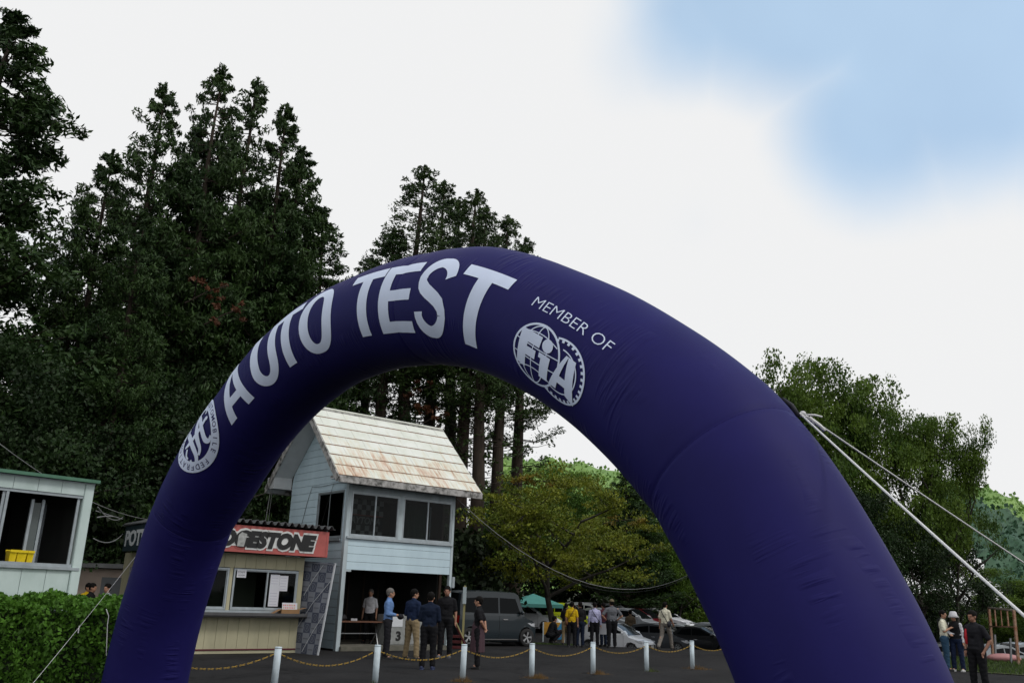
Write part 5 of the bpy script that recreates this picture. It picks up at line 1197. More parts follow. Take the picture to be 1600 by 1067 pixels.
def person(label, pos, head, H=1.72, top=None, sleeve='long', bottom=None, shoes=None, hair=None, hat=None, arms='down', legs='stand', lean=0., look=0., skin=None, wide=1., shorts=False, vox=.013, group=None, skirt=None, bag=None, name='person', crouch=0.):
    """local frame: +y is where the person faces, x to their right; head = compass heading"""
    skin = skin or M_skin; t = thing(name, label, 'person', pos, -head, group); s = H/1.72; t.scale = (s*1.0, s*1.0, s)
    W_ = wide
    hipz = .92-crouch; hip = {1: Vector((.10, 0, hipz)), -1: Vector((-.10, 0, hipz))}
    kn, an = {}, {}
    for sd in (1, -1):
        if legs == 'walk': fy = .34*sd; kn[sd] = Vector((.10*sd, .17*sd+.06, .49)); an[sd] = Vector((.09*sd, fy-(0 if sd > 0 else .06), .09 if sd > 0 else .13))
        elif legs == 'crouch': kn[sd] = Vector((.16*sd, .36, .46)); an[sd] = Vector((.13*sd, .02, .09)); hip[sd] = Vector((.11*sd, -.14, .30))
        elif legs == 'wide': kn[sd] = Vector((.15*sd, .02, .49)); an[sd] = Vector((.19*sd, .0, .09))
        else: kn[sd] = Vector((.11*sd, .015+.02*sd, .49)); an[sd] = Vector((.12*sd, -.01+.03*sd, .09))
    base = (hip[1]+hip[-1])/2; ln = Vector((0, math.sin(lean), math.cos(lean)))
    if legs == 'crouch': ln = Vector((0, .45, .9)).normalized()
    waist = base+ln*.14; chest = base+ln*.38; shc = base+ln*.50; neck = base+ln*.57; headc = neck+Vector((0, .02, .125))
    sh = {sd: shc+Vector((.168*sd*W_, -.01, -.035)) for sd in (1, -1)}; el, wr, hd = {}, {}, {}
    for sd in (1, -1):
        mode = arms[0 if sd > 0 else 1] if isinstance(arms, (list, tuple)) else arms; o = sh[sd]
        if mode == 'down': el[sd] = o+Vector((.055*sd, -.03, -.27)); wr[sd] = o+Vector((.07*sd, .03, -.51)); hd[sd] = Vector((0, .02, -1))
        elif mode == 'front': el[sd] = o+Vector((.05*sd, .0, -.27)); wr[sd] = o+Vector((-.08*sd, .20, -.30)); hd[sd] = Vector((-.5*sd, .8, -.05))
        elif mode == 'back': el[sd] = o+Vector((.07*sd, -.10, -.25)); wr[sd] = o+Vector((-.10*sd, -.17, -.42)); hd[sd] = Vector((-.8*sd, -.1, -.4))
        elif mode == 'hip': el[sd] = o+Vector((.17*sd, -.06, -.23)); wr[sd] = o+Vector((.0*sd, .05, -.39)); hd[sd] = Vector((-.5*sd, .5, -.3))
        elif mode == 'pocket': el[sd] = o+Vector((.11*sd, -.07, -.26)); wr[sd] = o+Vector((.045*sd, .06, -.47)); hd[sd] = Vector((-.3*sd, .4, -.9))
        elif mode == 'swingf': el[sd] = o+Vector((.05*sd, .06, -.26)); wr[sd] = o+Vector((.03*sd, .24, -.42)); hd[sd] = Vector((0, .7, -.7))
        elif mode == 'chest': el[sd] = o+Vector((.06*sd, .04, -.25)); wr[sd] = o+Vector((-.07*sd, .21, -.15)); hd[sd] = Vector((-.7*sd, .4, .2))
        elif mode == 'up': el[sd] = o+Vector((.16*sd, .06, -.12)); wr[sd] = o+Vector((.08*sd, .14, .08)); hd[sd] = Vector((-.4*sd, .1, .8))
        hd[sd] = hd[sd].normalized()
    b = MB()
    b.ell(base+Vector((0, 0, .02)), (.165*W_, .115, .12)); b.ell(waist, (.145*W_, .10, .14)); b.ell(chest, (.165*W_, .11, .17)); b.ell(shc-ln*.04, (.18*W_, .085, .09))
    capsule(b, neck-ln*.08, neck+Vector((0, .01, .06)), .062, .054)
    for sd in (1, -1):
        capsule(b, hip[sd], kn[sd], .088*W_, .058); capsule(b, kn[sd], an[sd], .056, .040); b.ell(kn[sd]+(an[sd]-kn[sd])*.3+Vector((0, -.012, 0)), (.048, .050, .1))
        capsule(b, sh[sd], el[sd], .052*W_, .040); capsule(b, el[sd], wr[sd], .040, .027)
        # hand: palm, four fingers, thumb
        h = hd[sd]; side = h.cross(Vector((0, 0, 1))); side = side.normalized() if side.length > .1 else Vector((0, 1, 0)); 
        if abs(h.z) > .8: side = Vector((0, 1, 0)); 
        side = (side-h*side.dot(h)).normalized(); pal = wr[sd]+h*.055
        capsule(b, wr[sd], pal, .026, .034, 8)
        nrm_ = h.cross(side)
        for q in range(4):
            o_ = side*(.012*(q-1.5)*1.9); Lf = (.062, .072, .068, .052)[q]; p0 = pal+o_+h*.01; p1 = p0+h*Lf*.6+nrm_*.008*sd; p2 = p1+h*Lf*.4+nrm_*.02*sd; capsule(b, p0, p1, .011, .010, 6); capsule(b, p1, p2, .010, .009, 6)
        th0 = wr[sd]+h*.03+side*.03; capsule(b, th0, th0+h*.045+side*.022, .013, .011, 6)
        # foot
        f = an[sd]; capsule(b, f, f+Vector((.01*sd, .12, -.045)), .038, .030); b.ell(f+Vector((0, -.02, -.045)), (.035, .045, .035))
    # head
    hr_ = Matrix.Rotation(-look, 3, 'Z')*1.07
    def Hh(x, y, z): return headc+hr_ @ Vector((x, y, z))
    hb = [((0, -.005, .03), (.074, .093, .085)), ((0, .018, -.035), (.060, .070, .075)), ((0, .045, -.075), (.034, .035, .028)), ((0, .092, -.02), (.013, .020, .022)), ((0, .086, .012), (.04, .012, .012)), ((.074, 0, -.01), (.010, .018, .028)), ((-.074, 0, -.01), (.010, .018, .028)), ((0, .082, -.058), (.024, .010, .008))]
    for c, r_ in hb:
        m_ = MB(); m_.ell((0, 0, 0), r_, 12, 8); b.add([Hh(*(Vector(c)+Vector(v)))for v in m_.v], m_.f)
    fuse(b, 'body', skin, t, vox*.95, 2)
    # eyes and brow
    for sd in (1, -1):
        e = MB(); e.ell(Hh(.030*sd, .083, -.002), (.011, .008, .006), 8, 6); e.build('eye', mat('eye_dark', (.02, .015, .012), .3), t, True)
    # trousers
    if bottom:
        b = MB(); b.ell(base+Vector((0, 0, .03)), (.180*W_, .130, .135)); b.ell(base+ln*.10, (.165*W_, .120, .06))
        for sd in (1, -1):
            capsule(b, hip[sd], kn[sd], .108*W_, .080)
            if not shorts:
                e = an[sd]+(kn[sd]-an[sd])*.04; capsule(b, kn[sd], e, .078, .068)
        if skirt:
            pass
        fuse(b, 'trousers', bottom, t, vox, 3, ripple=.0035)
    if skirt:
        b = MB(); b.tube([base+Vector((0, 0, .24)), base+Vector((0, 0, .1)), base+Vector((0, .01, -.25)), base+Vector((0, .01, -.52))], [.120, .165, .180, .185], 20); m_ = fuse(b, 'apron_skirt', skirt, t, vox, 3)
        for v in m_.data.vertices:
            a_ = math.atan2(v.co.y, v.co.x); g_ = 1+.05*math.sin(a_*9)*max(0, base.z+.2-v.co.z)*1.6; v.co.x *= g_; v.co.y *= g_
    if top:
        b = MB(); b.ell(base+ln*.04, (.178*W_, .130, .10)); b.ell(waist, (.170*W_, .125, .15)); b.ell(chest, (.185*W_, .130, .18)); b.ell(shc-ln*.05, (.180*W_, .100, .085)); capsule(b, neck-ln*.06, neck-ln*.005, .085, .066)
        for sd in (1, -1): capsule(b, chest+Vector((.075*sd*W_, 0, .06)), base+ln*.04+Vector((.070*sd*W_, 0, 0)), .102, .104); capsule(b, neck-ln*.045, sh[sd]+Vector((-.01*sd, 0, 0)), .066, .064)
        for sd in (1, -1):
            if sleeve == 'long': capsule(b, sh[sd], el[sd], .064, .054); capsule(b, el[sd], wr[sd]-(wr[sd]-el[sd])*.06, .054, .042)
            elif sleeve == 'short': capsule(b, sh[sd], sh[sd]+(el[sd]-sh[sd])*.78, .065, .064)
        if sleeve == 'vest':
            sl = MB()
            for sd in (1, -1): capsule(sl, sh[sd], el[sd], .066, .052); capsule(sl, el[sd], wr[sd], .050, .040)
            fuse(sl, 'sleeves', cloth('white', (.6, .6, .63)), t, vox, 3, ripple=.003)
        fuse(b, 'shirt', top, t, vox, 5, ripple=.0022)
    # hair / hat
    hm = hair or M_hair; b = MB(); m_ = MB(); m_.ell((0, 0, 0), (.083, .100, .092), 14, 10)
    vs = [Hh(v[0], v[1]-.014, v[2]+.042) for v in m_.v]; keep = [f for f in m_.f if not all((m_.v[i][1] > .045 and m_.v[i][2] < .028) or m_.v[i][2] < -.075 for i in f)]
    b.add(vs, keep); 
    m_ = MB(); m_.ell((0, 0, 0), (.074, .05, .07), 12, 8); b.add([Hh(v[0], v[1]-.05, v[2]-.0) for v in m_.v], m_.f)
    if hat != 'bucket': b.build('hair', hm, t, True)
    if hat == 'cap':
        c = MB(); m_ = MB(); m_.ell((0, 0, 0), (.092, .108, .09), 14, 10); c.add([Hh(v[0], v[1]-.008, max(v[2], -.01)+.055) for v in m_.v], m_.f); m_ = MB(); m_.ell((0, 0, 0), (.07, .07, .01), 12, 6); c.add([Hh(v[0], v[1]+.105, v[2]+.05) for v in m_.v], m_.f)
        c.build('cap', cloth('khaki_cap', (.16, .13, .08)), t, True)
    if hat == 'bucket':
        c = MB(); m_ = MB(); m_.tube([(0, 0, -.045), (0, 0, .02), (0, 0, .10), (0, 0, .125)], [.155, .110, .092, .06], 18); c.add([Hh(v[0], v[1]-.004, v[2]+.035) for v in m_.v], m_.f); c.build('bucket_hat', cloth('white', (.62, .62, .64)), t, True)
    # shoes
    sm = shoes or mat('black_shoe', (.012, .012, .013), .5)
    for sd in (1, -1):
        f = an[sd]; b = MB(); capsule(b, f+Vector((0, -.03, -.035)), f+Vector((.012*sd, .14, -.050)), .045, .038); b.box(f.x-.042, f.x+.046, f.y-.07, f.y+.17, f.z-.09, f.z-.07); fuse(b, 'shoe', sm, t, .011, 2)
    if bag:
        M_b = bag[0]; a = shc+Vector((.13*bag[1], -.13, .05)); c = base+Vector((-.17*bag[1], -.15, .10)); a2 = shc+Vector((.13*bag[1], .10, .05)); c2 = base+Vector((-.17*bag[1], .15, .10))
        MB().tube([c, chest+Vector((0, -.152, -.04)), a, shc+Vector((.13*bag[1], -.02, .10)), a2, chest+Vector((0, .150, -.04)), c2, base+Vector((-.21*bag[1], 0, .06)), c], .013, 6).build('bag_strap', M_b, t, True)
        if len(bag) > 2: MB().ell(base+Vector((-.20*bag[1], -.06, .02)), (.06, .13, .12), 10, 8).build('shoulder_bag', M_b, t, True)
    return t, dict(wr=wr, hd=hd, s=s, chest=chest, base=base)
def held(t, info, sd, off=(0, 0, 0)):
    bpy.context.view_layer.update(); return t.matrix_world @ (info['wr'][sd]+info['hd'][sd]*.09+Vector(off))
W0 = lambda u, v: (lambda g: (g.x, g.y, 0))(gnd(u, v))
c_blue = cloth('light_blue', (.13, .23, .45)); c_blk = cloth('black', (.010, .010, .012)); c_blk2 = cloth('charcoal', (.018, .018, .022)); c_navy = cloth('navy', (.012, .022, .055)); c_navy2 = cloth('deep_navy', (.008, .014, .032)); c_khaki = cloth('khaki', (.25, .19, .11))
M_navshoe = mat('navy_shoe', (.02, .03, .08), .6); M_wshoe = mat('white_shoe', (.5, .5, .5), .6)
G5 = 'people talking before the garage'
t1, i1 = person('man in light blue long-sleeved shirt and dark trousers holding a dark cap', W0(602, 1030), R(88), 1.80, c_blue, 'long', c_blk2, arms='front', hair=M_hairg, look=R(-10), group=G5)
cp_ = held(t1, i1, 1, (-.02, .05, -.03)); c = MB().ell((0, 0, 0), (.09, .12, .075), 12, 8).ell((.05, .08, -.03), (.06, .06, .012), 8, 5); o = tag(c.build('held_cap', c_blk2, None, True), 'dark cap held in front of the man in light blue', 'cap'); o.location = cp_
person('man in navy long-sleeved jacket and khaki trousers standing left in the group', W0(641, 1031), R(35), 1.80, c_navy, 'long', c_khaki, arms='front', legs='wide', look=R(35), group=G5, wide=1.08)
person('man seen from behind in dark navy top and black trousers, nearest of the group', W0(667, 1046), R(5), 1.72, c_navy2, 'long', c_blk, M_navshoe, arms='front', group=G5, wide=1.08)
person('man in black short-sleeved shirt facing the camera with arms hanging', W0(694, 1028), R(186), 1.92, c_blk, 'short', c_blk, cloth('grey', (.12, .12, .13)), arms='down', skin=M_skin2, group=G5, wide=1.05)
person('woman in black top and dusty mauve apron with hands behind her back', W0(745, 1045), R(-80), 1.66, c_blk, 'short', c_blk, arms='back', skirt=cloth('mauve', (.075, .045, .055)), group=G5, wide=.88)
p = T(1.95, 1.4, .14); person('person in white shirt standing inside the garage behind the white box', p, R(190), 1.66, cloth('white', (.6, .6, .63)), 'short', c_blk, arms='down', hair=M_hairg)
G6 = 'people standing by the parked cars'
person('person in mustard yellow T-shirt with brown shoulder strap, seen from behind', W0(893, 1011), R(10), 1.62, cloth('mustard', (.55, .36, .01)), 'short', c_blk, arms='down', bag=(mat('brown_strap', (.12, .05, .02), .7), 1, 1), group=G6)
person('person dressed all in black standing beside the yellow T-shirt', W0(906, 1011), R(-10), 1.62, c_blk, 'long', c_navy2, arms='front', group=G6)
person('person in dark top and beige trousers half hidden left of the yellow T-shirt', (at(884, 1000, 36.5).x, 36.5, 0), R(20), 1.55, c_blk, 'short', c_khaki, arms='front', group=G6)
person('person in pale lavender long-sleeved shirt with black diagonal strap', W0(929, 1011), R(5), 1.62, cloth('lavender', (.42, .42, .62)), 'long', c_blk, arms='down', bag=(M_black, -1), group=G6, wide=1.05)
person('broad man in grey T-shirt, beige cap and black trousers seen from behind', W0(956, 1012), R(-5), 1.74, cloth('grey_tee', (.12, .125, .14)), 'short', c_blk, hat='cap', arms='hip', group=G6, wide=1.22)
t2, i2 = person('person in maroon top holding a white paper beside the man in the beige cap', (at(943, 1010, 35.8).x, 35.8, 0), R(-30), 1.62, cloth('maroon', (.07, .02, .03)), 'long', c_navy2, arms='down', group=G6)
o = tag(MB().box(-.14, .14, -.003, .003, -.2, .2).build('paper_sheet', M_paper), 'white sheet held in front of the maroon top', 'paper'); q = at(942, 982, 35.3); o.location = q
person('person in cream T-shirt and grey-beige trousers walking past with a black cross-body bag', (at(1040, 1014, 34.8).x, 34.8, 0), R(38), 1.72, cloth('cream', (.68, .65, .52)), 'short', cloth('stone', (.20, .18, .16)), arms=('swingf', 'down'), legs='walk', bag=(M_black, -1, 1), group=G6)
person('person in brown top crouching behind the white hatchback', (at(985, 1000, 46).x, 46, float(gz(6, 46))), R(0), 1.9, cloth('brown', (.10, .075, .05)), 'long', c_blk, arms='front', legs='stand', group=G6)
person('person in black crouching on the grass left of the blue board', (at(862, 1003, 37.6).x, 37.6, 0), R(60), 1.7, c_blk, 'long', c_blk, arms='front', legs='crouch', group=G6)
G7 = 'people at the right beyond the arch leg'
ta, ia = person('man in cream polo shirt and jeans with a black strap, looking at a board', W0(1481, 1048), R(120), 1.72, cloth('cream_polo', (.74, .72, .58)), 'short', cloth('jeans', (.03, .07, .12)), arms=('chest', 'front'), bag=(M_black, 1), group=G7, wide=1.18, look=R(20), vox=.012)
MB().ell(ia['chest']+Vector((-.09, .135, .05)), (.022, .006, .022), 8, 6).build('chest_emblem', mat('green_patch', (.03, .2, .08), .7), ta)
o = thing('document_board', 'grey-white document board held between the polo man and the person in the bucket hat', 'clipboard', at(1488, 986.5, 27.6)); MB().box(-.23, .23, -.13, .13, -.01, .01).build('board', M_paper, o); o.rotation_euler = (R(28), R(6), R(-20))
person('person in white bucket hat, black vest over white sleeves and dark jeans', W0(1499, 1049), R(225), 1.66, c_blk, 'vest', cloth('dark_jeans', (.012, .02, .05)), M_wshoe, hat='bucket', arms=('front', 'down'), group=G7, wide=.9, vox=.012)
q = at(1524, 1000, 19.5); t3, i3 = person('man in black polo with red side panel, cropped by the bottom edge, hand in pocket', (q.x, q.y, 0), R(245), 1.70, c_blk2, 'short', c_blk, arms='pocket', group=G7, skin=M_skin2, wide=1.05, vox=.011)
MB().tube([i3['chest']+Vector((.135, .088, .06)), i3['chest']+Vector((.15, .085, -.08)), i3['base']+Vector((.15, .09, .12))], [.02, .034, .026], 8).build('red_panel', mat('red_cloth', (.5, .02, .03), .8), t3, True)
MB().tube([i3['wr'][1]+Vector((0, 0, -.0)), i3['wr'][1]+Vector((0, 0, .03))], .034, 12).build('watch', M_black, t3, True)
G8 = 'distant people left of the kiosk'
for (u, v, Y, tp, bt, hd_, lb) in ((141, 936, 25.2, c_blk, c_blk, R(90), 'small distant person in black between shed and kiosk'), (166, 936, 24.4, cloth('pale_grey', (.30, .33, .36)), cloth('stone', (.20, .18, .16)), R(200), 'small distant person in pale grey top leaning by the kiosk'), (135, 936, 26.0, cloth('mustard', (.55, .36, .01)), c_blk, R(120), 'small distant person in yellow beside the person in black near the shed')):
    q = at(u, v, Y); person(lb, (q.x, Y, 0), hd_, 1.68, tp, 'long', bt, arms='down', group=G8, vox=.02)
# pale far wall behind them
fw = thing('far_building', 'pale pinkish low building far behind between shed and kiosk', 'building', (at(135, 930, 28).x, 28, 0)); 
MB().box(-1.6, 1.6, 0, 2, 0, 2.15).build('wall', mat('pink_wall', (.50, .40, .34), .9, var=.2, vscale=1), fw); MB().box(-1.8, 1.8, -.3, 2.2, 2.17, 2.3).build('roof', M_corr, fw); MB().box(.4, 1.3, -.03, -.002, 0, 1.9).build('door', mat('grey_door', (.16, .17, .18), .7), fw)
# ------------------------------------------------------------------ vehicles
M_tyre = mat('tyre_rubber', (.018, .018, .019), .8); M_rim = mat('alloy_rim', (.42, .43, .44), .35, metal=.7); M_carglass = mat('car_glass', (.006, .008, .009), .08, spec=.34)
M_sideglass = mat('side_glass', (.004, .005, .006), .1, spec=.10); M_lamp = mat('lamp_clear', (.45, .47, .5), .12, spec=.8); M_tail = mat('lamp_red', (.35, .01, .01), .25); M_plate = mat('number_plate_white', (.6, .6, .58), .5); M_trimk = mat('black_trim', (.015, .015, .016), .5); M_chrome = mat('chrome_trim', (.5, .5, .5), .2, metal=.9)
def paint(name, col): return mat('paint_'+name, col, .32, spec=.35, coat=.35, var=.04, vscale=2)
CARS = {
 'hatch': dict(L=3.94, W=1.72, H=1.50, belt=.92, wb=(-1.28, 1.24), wr=.305,
   low=[(-1.86, .24), (-1.96, .42), (-1.95, .70), (-1.88, .95), (-1.2, .96), (.9, .93), (1.05, .90), (1.62, .78), (1.88, .66), (1.97, .50), (1.95, .28), (1.86, .18)],
   cab=[(-1.86, .93), (-1.72, 1.18), (-1.45, 1.40), (-.9, 1.485), (-.2, 1.50), (.25, 1.455), (.62, 1.25), (1.06, .91)],
   side=[[(-1.32, 1.0), (-1.30, 1.30), (-.45, 1.395), (-.42, .98)], [(-.36, .98), (-.38, 1.40), (.18, 1.385), (.80, .99)]], rear=(0, 2), front=(5, 7)),
 'sedan': dict(L=4.5, W=1.76, H=1.45, belt=.90, wb=(-1.30, 1.40), wr=.31,
   low=[(-2.15, .25), (-2.25, .45), (-2.23, .78), (-2.15, .95), (-1.5, .98), (.9, .93), (1.15, .90), (1.85, .78), (2.15, .66), (2.25, .50), (2.23, .28), (2.1, .18)],
   cab=[(-1.65, .96), (-1.15, 1.32), (-.75, 1.43), (-.2, 1.45), (.15, 1.40), (.55, 1.22), (1.15, .90)],
   side=[[(-1.25, 1.0), (-.95, 1.28), (-.42, 1.345), (-.40, .98)], [(-.34, .98), (-.36, 1.35), (.10, 1.33), (.82, .98)]], rear=(0, 2), front=(4, 6)),
 'box': dict(L=3.55, W=1.60, H=1.94, belt=1.06, wb=(-1.24, 1.23), wr=.32,
   low=[(-1.72, .26), (-1.775, .45), (-1.77, .8), (-1.74, 1.08), (-1.0, 1.10), (.95, 1.08), (1.12, 1.05), (1.55, .96), (1.72, .82), (1.775, .60), (1.77, .30), (1.70, .20)],
   cab=[(-1.74, 1.06), (-1.72, 1.5), (-1.66, 1.83), (-1.35, 1.92), (-.3, 1.94), (.68, 1.92), (.84, 1.84), (1.16, 1.05)],
   side=[[(-1.60, 1.16), (-1.55, 1.68), (-1.02, 1.72), (-1.02, 1.15)], [(-.95, 1.15), (-.95, 1.72), (-.05, 1.73), (-.05, 1.13)], [(.02, 1.13), (.02, 1.73), (.70, 1.71), (.95, 1.12)]], rear=(1, 2), front=(6, 7)),
 'van': dict(L=4.4, W=1.72, H=1.78, belt=1.05, wb=(-1.35, 1.42), wr=.32,
   low=[(-2.1, .26), (-2.2, .45), (-2.18, .8), (-2.14, 1.06), (-1.2, 1.07), (1.0, 1.02), (1.3, .98), (1.9, .86), (2.12, .72), (2.2, .55), (2.18, .3), (2.1, .2)],
   cab=[(-2.13, 1.04), (-2.02, 1.45), (-1.85, 1.70), (-1.4, 1.77), (-.2, 1.78), (.3, 1.72), (.6, 1.60), (1.35, .98)],
   side=[[(-1.95, 1.14), (-1.85, 1.55), (-1.15, 1.62), (-1.15, 1.12)], [(-1.08, 1.12), (-1.08, 1.62), (-.15, 1.64), (-.15, 1.10)], [(-.08, 1.10), (-.08, 1.64), (.38, 1.58), (.98, 1.08)]], rear=(0, 2), front=(5, 7)),
}
def car_map(sp):
    L, Wd, H, belt = sp['L'], sp['W'], sp['H'], sp['belt']
    def P(x, y, z):
        t_ = abs(x)/(L/2); f = 1-.13*max(0, (t_-.62)/.38)**2; w_ = Wd/2*f
        if z > belt: w_ -= .20*(z-belt)/(H-belt)*(H-belt)*.55+.02*min(1, (z-belt)/.06)
        if z < .45: w_ -= .05*(.45-z)/.3
        xx = x-math.copysign(1, x)*.14*(abs(y)**2.6)*max(0, (t_-.45)/.55)
        zz = z-(.045*abs(y)**3 if z > belt+.25 else 0)-(.05*abs(y)**3 if belt-.35 < z < belt+.1 and x > sp['low'][6][0] else 0)
        return Vector((xx, y*w_, zz))
    return P
def prism_mapped(poly, P, ysteps=(-1, -.97, -.85, -.5, 0, .5, .85, .97, 1), xs_=.22, zs_=.14, bev=.03):
    bm = bmesh.new(); vs = [bm.verts.new((x, 0, z)) for x, z in poly]; f = bm.faces.new(vs)
    ys = list(ysteps); bm2 = bmesh.new(); bm.free()
    bm = bmesh.new(); a = [bm.verts.new((x, -1, z)) for x, z in poly]; b_ = [bm.verts.new((x, 1, z)) for x, z in poly]; n = len(poly)
    fa = bm.faces.new(a); fb = bm.faces.new(b_[::-1])
    for i in range(n): bm.faces.new([a[i], b_[i], b_[(i+1) % n], a[(i+1) % n]])
    xmin, xmax = min(p[0] for p in poly), max(p[0] for p in poly); zmin, zmax = min(p[1] for p in poly), max(p[1] for p in poly)
    def cut(co, no): bmesh.ops.bisect_plane(bm, geom=bm.verts[:]+bm.edges[:]+bm.faces[:], plane_co=co, plane_no=no, dist=1e-5)
    for y in ys[1:-1]: cut((0, y, 0), (0, 1, 0))
    x = xmin+xs_
    while x < xmax: cut((x, 0, 0), (1, 0, 0)); x += xs_
    z = zmin+zs_
    while z < zmax: cut((0, 0, z), (0, 0, 1)); z += zs_
    bmesh.ops.recalc_face_normals(bm, faces=bm.faces)
    return bm
def finish(bm, name, m, parent, P, ang=38):
    for v in bm.verts: v.co = P(*v.co)
    bmesh.ops.triangulate(bm, faces=[f for f in bm.faces if len(f.verts) > 4])
    bm.normal_update()
    for f in bm.faces: f.smooth = True
    for e in bm.edges:
        if len(e.link_faces) == 2 and e.calc_face_angle(0) > R(ang): e.smooth = False
    me = bpy.data.meshes.new(name); bm.to_mesh(me); bm.free(); me.materials.append(m); return put(name, me, parent)
_wheel = {}
def wheel_meshes(r, spokes):
    if (r, spokes) in _wheel: return _wheel[(r, spokes)]
    w2 = .095; pr = [(r*.66, -w2), (r*.9, -w2*1.02), (r*.985, -w2*.8), (r, -w2*.3), (r, w2*.3), (r*.985, w2*.8), (r*.9, w2*1.02), (r*.66, w2)]
    n = 28; mb = MB(); vs = [(a*math.cos(2*math.pi*k/n), b_, a*math.sin(2*math.pi*k/n)) for a, b_ in pr for k in range(n)]; mb.add(vs, [(i*n+k, i*n+(k+1) % n, (i+1)*n+(k+1) % n, (i+1)*n+k) for i in range(len(pr)-1) for k in range(n)]); ty = mb.mesh('tyre', True); ty.materials.append(M_tyre)
    mb = MB(); pr = [(r*.66, w2*.9), (r*.60, w2*.55), (r*.60, -w2*.8)]; vs = [(a*math.cos(2*math.pi*k/n), b_, a*math.sin(2*math.pi*k/n)) for a, b_ in pr for k in range(n)]; mb.add(vs, [(i*n+k, i*n+(k+1) % n, (i+1)*n+(k+1) % n, (i+1)*n+k) for i in range(2) for k in range(n)])
    for k in range(spokes):
        a = 2*math.pi*k/spokes
        for da in (-.12, .12): mb.bar((r*.12*math.cos(a), w2*.62, r*.12*math.sin(a)), (r*.61*math.cos(a+da), w2*.72, r*.61*math.sin(a+da)), .032, .03, (0, 1, 0))
    mb.cyl((0, w2*.55, 0), r*.16, .04, 12, 'y'); ri = mb.mesh('rim', False); ri.materials.append(M_rim)
    hb = MB().cyl((0, -.02, 0), r*.55, .04, 16, 'y').mesh('brake_disc'); hb.materials.append(M_trimk); _wheel[(r, spokes)] = (ty, ri, hb); return _wheel[(r, spokes)]
def make_car(kind, col, label, pos, heading, scale=1., group='parked cars', cat='car', name='parked_car', grille='wide', spokes=7, detail=True, roofc=None):
    sp = CARS[kind]; t = thing(name, label, cat, pos, R(90)-heading, group); t.scale = (scale,)*3; P = car_map(sp); L, Wd, H = sp['L'], sp['W'], sp['H']; wr = sp['wr']
    low = list(sp['low']); zb = .18; poly = low[:]
    # bottom edge with wheel arches, from front to rear
    for cx in (sp['wb'][1], sp['wb'][0]):
        ra = wr+.055; a0 = math.degrees(math.asin((zb-wr)/ra)) if abs(zb-wr) < ra else 0
        for k in range(11):
            a = R(a0+(180-2*a0)*k/10); poly.append((cx+ra*math.cos(a), wr+ra*math.sin(a)))
    bm = prism_mapped(poly, P); finish(bm, 'body', col, t, P)
    bm = prism_mapped([(x, z) for x, z in sp['cab']][::-1], P); finish(bm, 'cabin', col, t, P)
    if roofc:
        pass
    MB().box(-L/2+.3, L/2-.3, -Wd/2+.26, Wd/2-.26, .17, .6).build('underbody', M_trimk, t)
    # side glass
    for sd in (1, -1):
        for pl in sp['side']:
            bm = bmesh.new(); f = bm.faces.new([bm.verts.new((x, 0, z)) for x, z in pl])
            for q in np.arange(-2.4, 2.4, .2): bmesh.ops.bisect_plane(bm, geom=bm.verts[:]+bm.edges[:]+bm.faces[:], plane_co=(q, 0, 0), plane_no=(1, 0, 0), dist=1e-5)
            for q in (sp['belt']+.02, sp['belt']+.12, sp['belt']+.26, sp['belt']+.35, sp['belt']+.5): bmesh.ops.bisect_plane(bm, geom=bm.verts[:]+bm.edges[:]+bm.faces[:], plane_co=(0, 0, q), plane_no=(0, 0, 1), dist=1e-5)
            for v in bm.verts: p = P(v.co.x, sd, v.co.z); v.co = p+Vector((0, sd*.006, .003))
            me = bpy.data.meshes.new('side_window'); bm.to_mesh(me); bm.free(); me.materials.append(M_sideglass); put('side_window', me, t)
    def front_patch(name, pts, y0, y1, m, off=.008, ny=8):
        """patch over consecutive outline points pts between y0 and y1 (fractions)"""
        mb = MB(); k = len(pts); vs = []
        for i, (x, z) in enumerate(pts):
            a = pts[max(i-1, 0)]; c = pts[min(i+1, k-1)]; n2 = Vector((c[1]-a[1], 0, -(c[0]-a[0]))); n2.normalize()
            if n2.x*x < 0: n2 = -n2
            for j in range(ny+1): y = y0+(y1-y0)*j/ny; vs.append(P(x, y, z)+n2*off)
        mb.add(vs, [(i*(ny+1)+j, i*(ny+1)+j+1, (i+1)*(ny+1)+j+1, (i+1)*(ny+1)+j) for i in range(k-1) for j in range(ny)]); return mb.build(name, m, t, True)
    cab = sp['cab']
    def inset(a, c, f0, f1): return [(a[0]+(c[0]-a[0])*f, a[1]+(c[1]-a[1])*f) for f in (f0, (f0*2+f1)/3, (f0+2*f1)/3, f1)]
    i0, i1 = sp['front']; fp = cab[i0:i1+1]; fp = fp[:-1]+[(fp[-1][0]*.93+fp[-2][0]*.07, fp[-1][1]*.93+fp[-2][1]*.07)]; front_patch('windscreen', fp, -.88, .88, M_carglass)
    j0, j1 = sp['rear']; rp = cab[j0:j1+1]; rp = [(rp[0][0]*.8+rp[1][0]*.2, rp[0][1]*.8+rp[1][1]*.2)]+rp[1:]; front_patch('rear_window', rp, -.84, .84, M_carglass)
    low = sp['low']; fr = low[7:12]
    def fx(z):
        zs = [p[1] for p in fr][::-1]; xs2 = [p[0] for p in fr][::-1]; return float(np.interp(z, zs, xs2))
    def rx(z):
        rr_ = low[0:4]; return float(np.interp(z, [p[1] for p in rr_], [p[0] for p in rr_]))
    hz0 = sp['belt']-.30; 
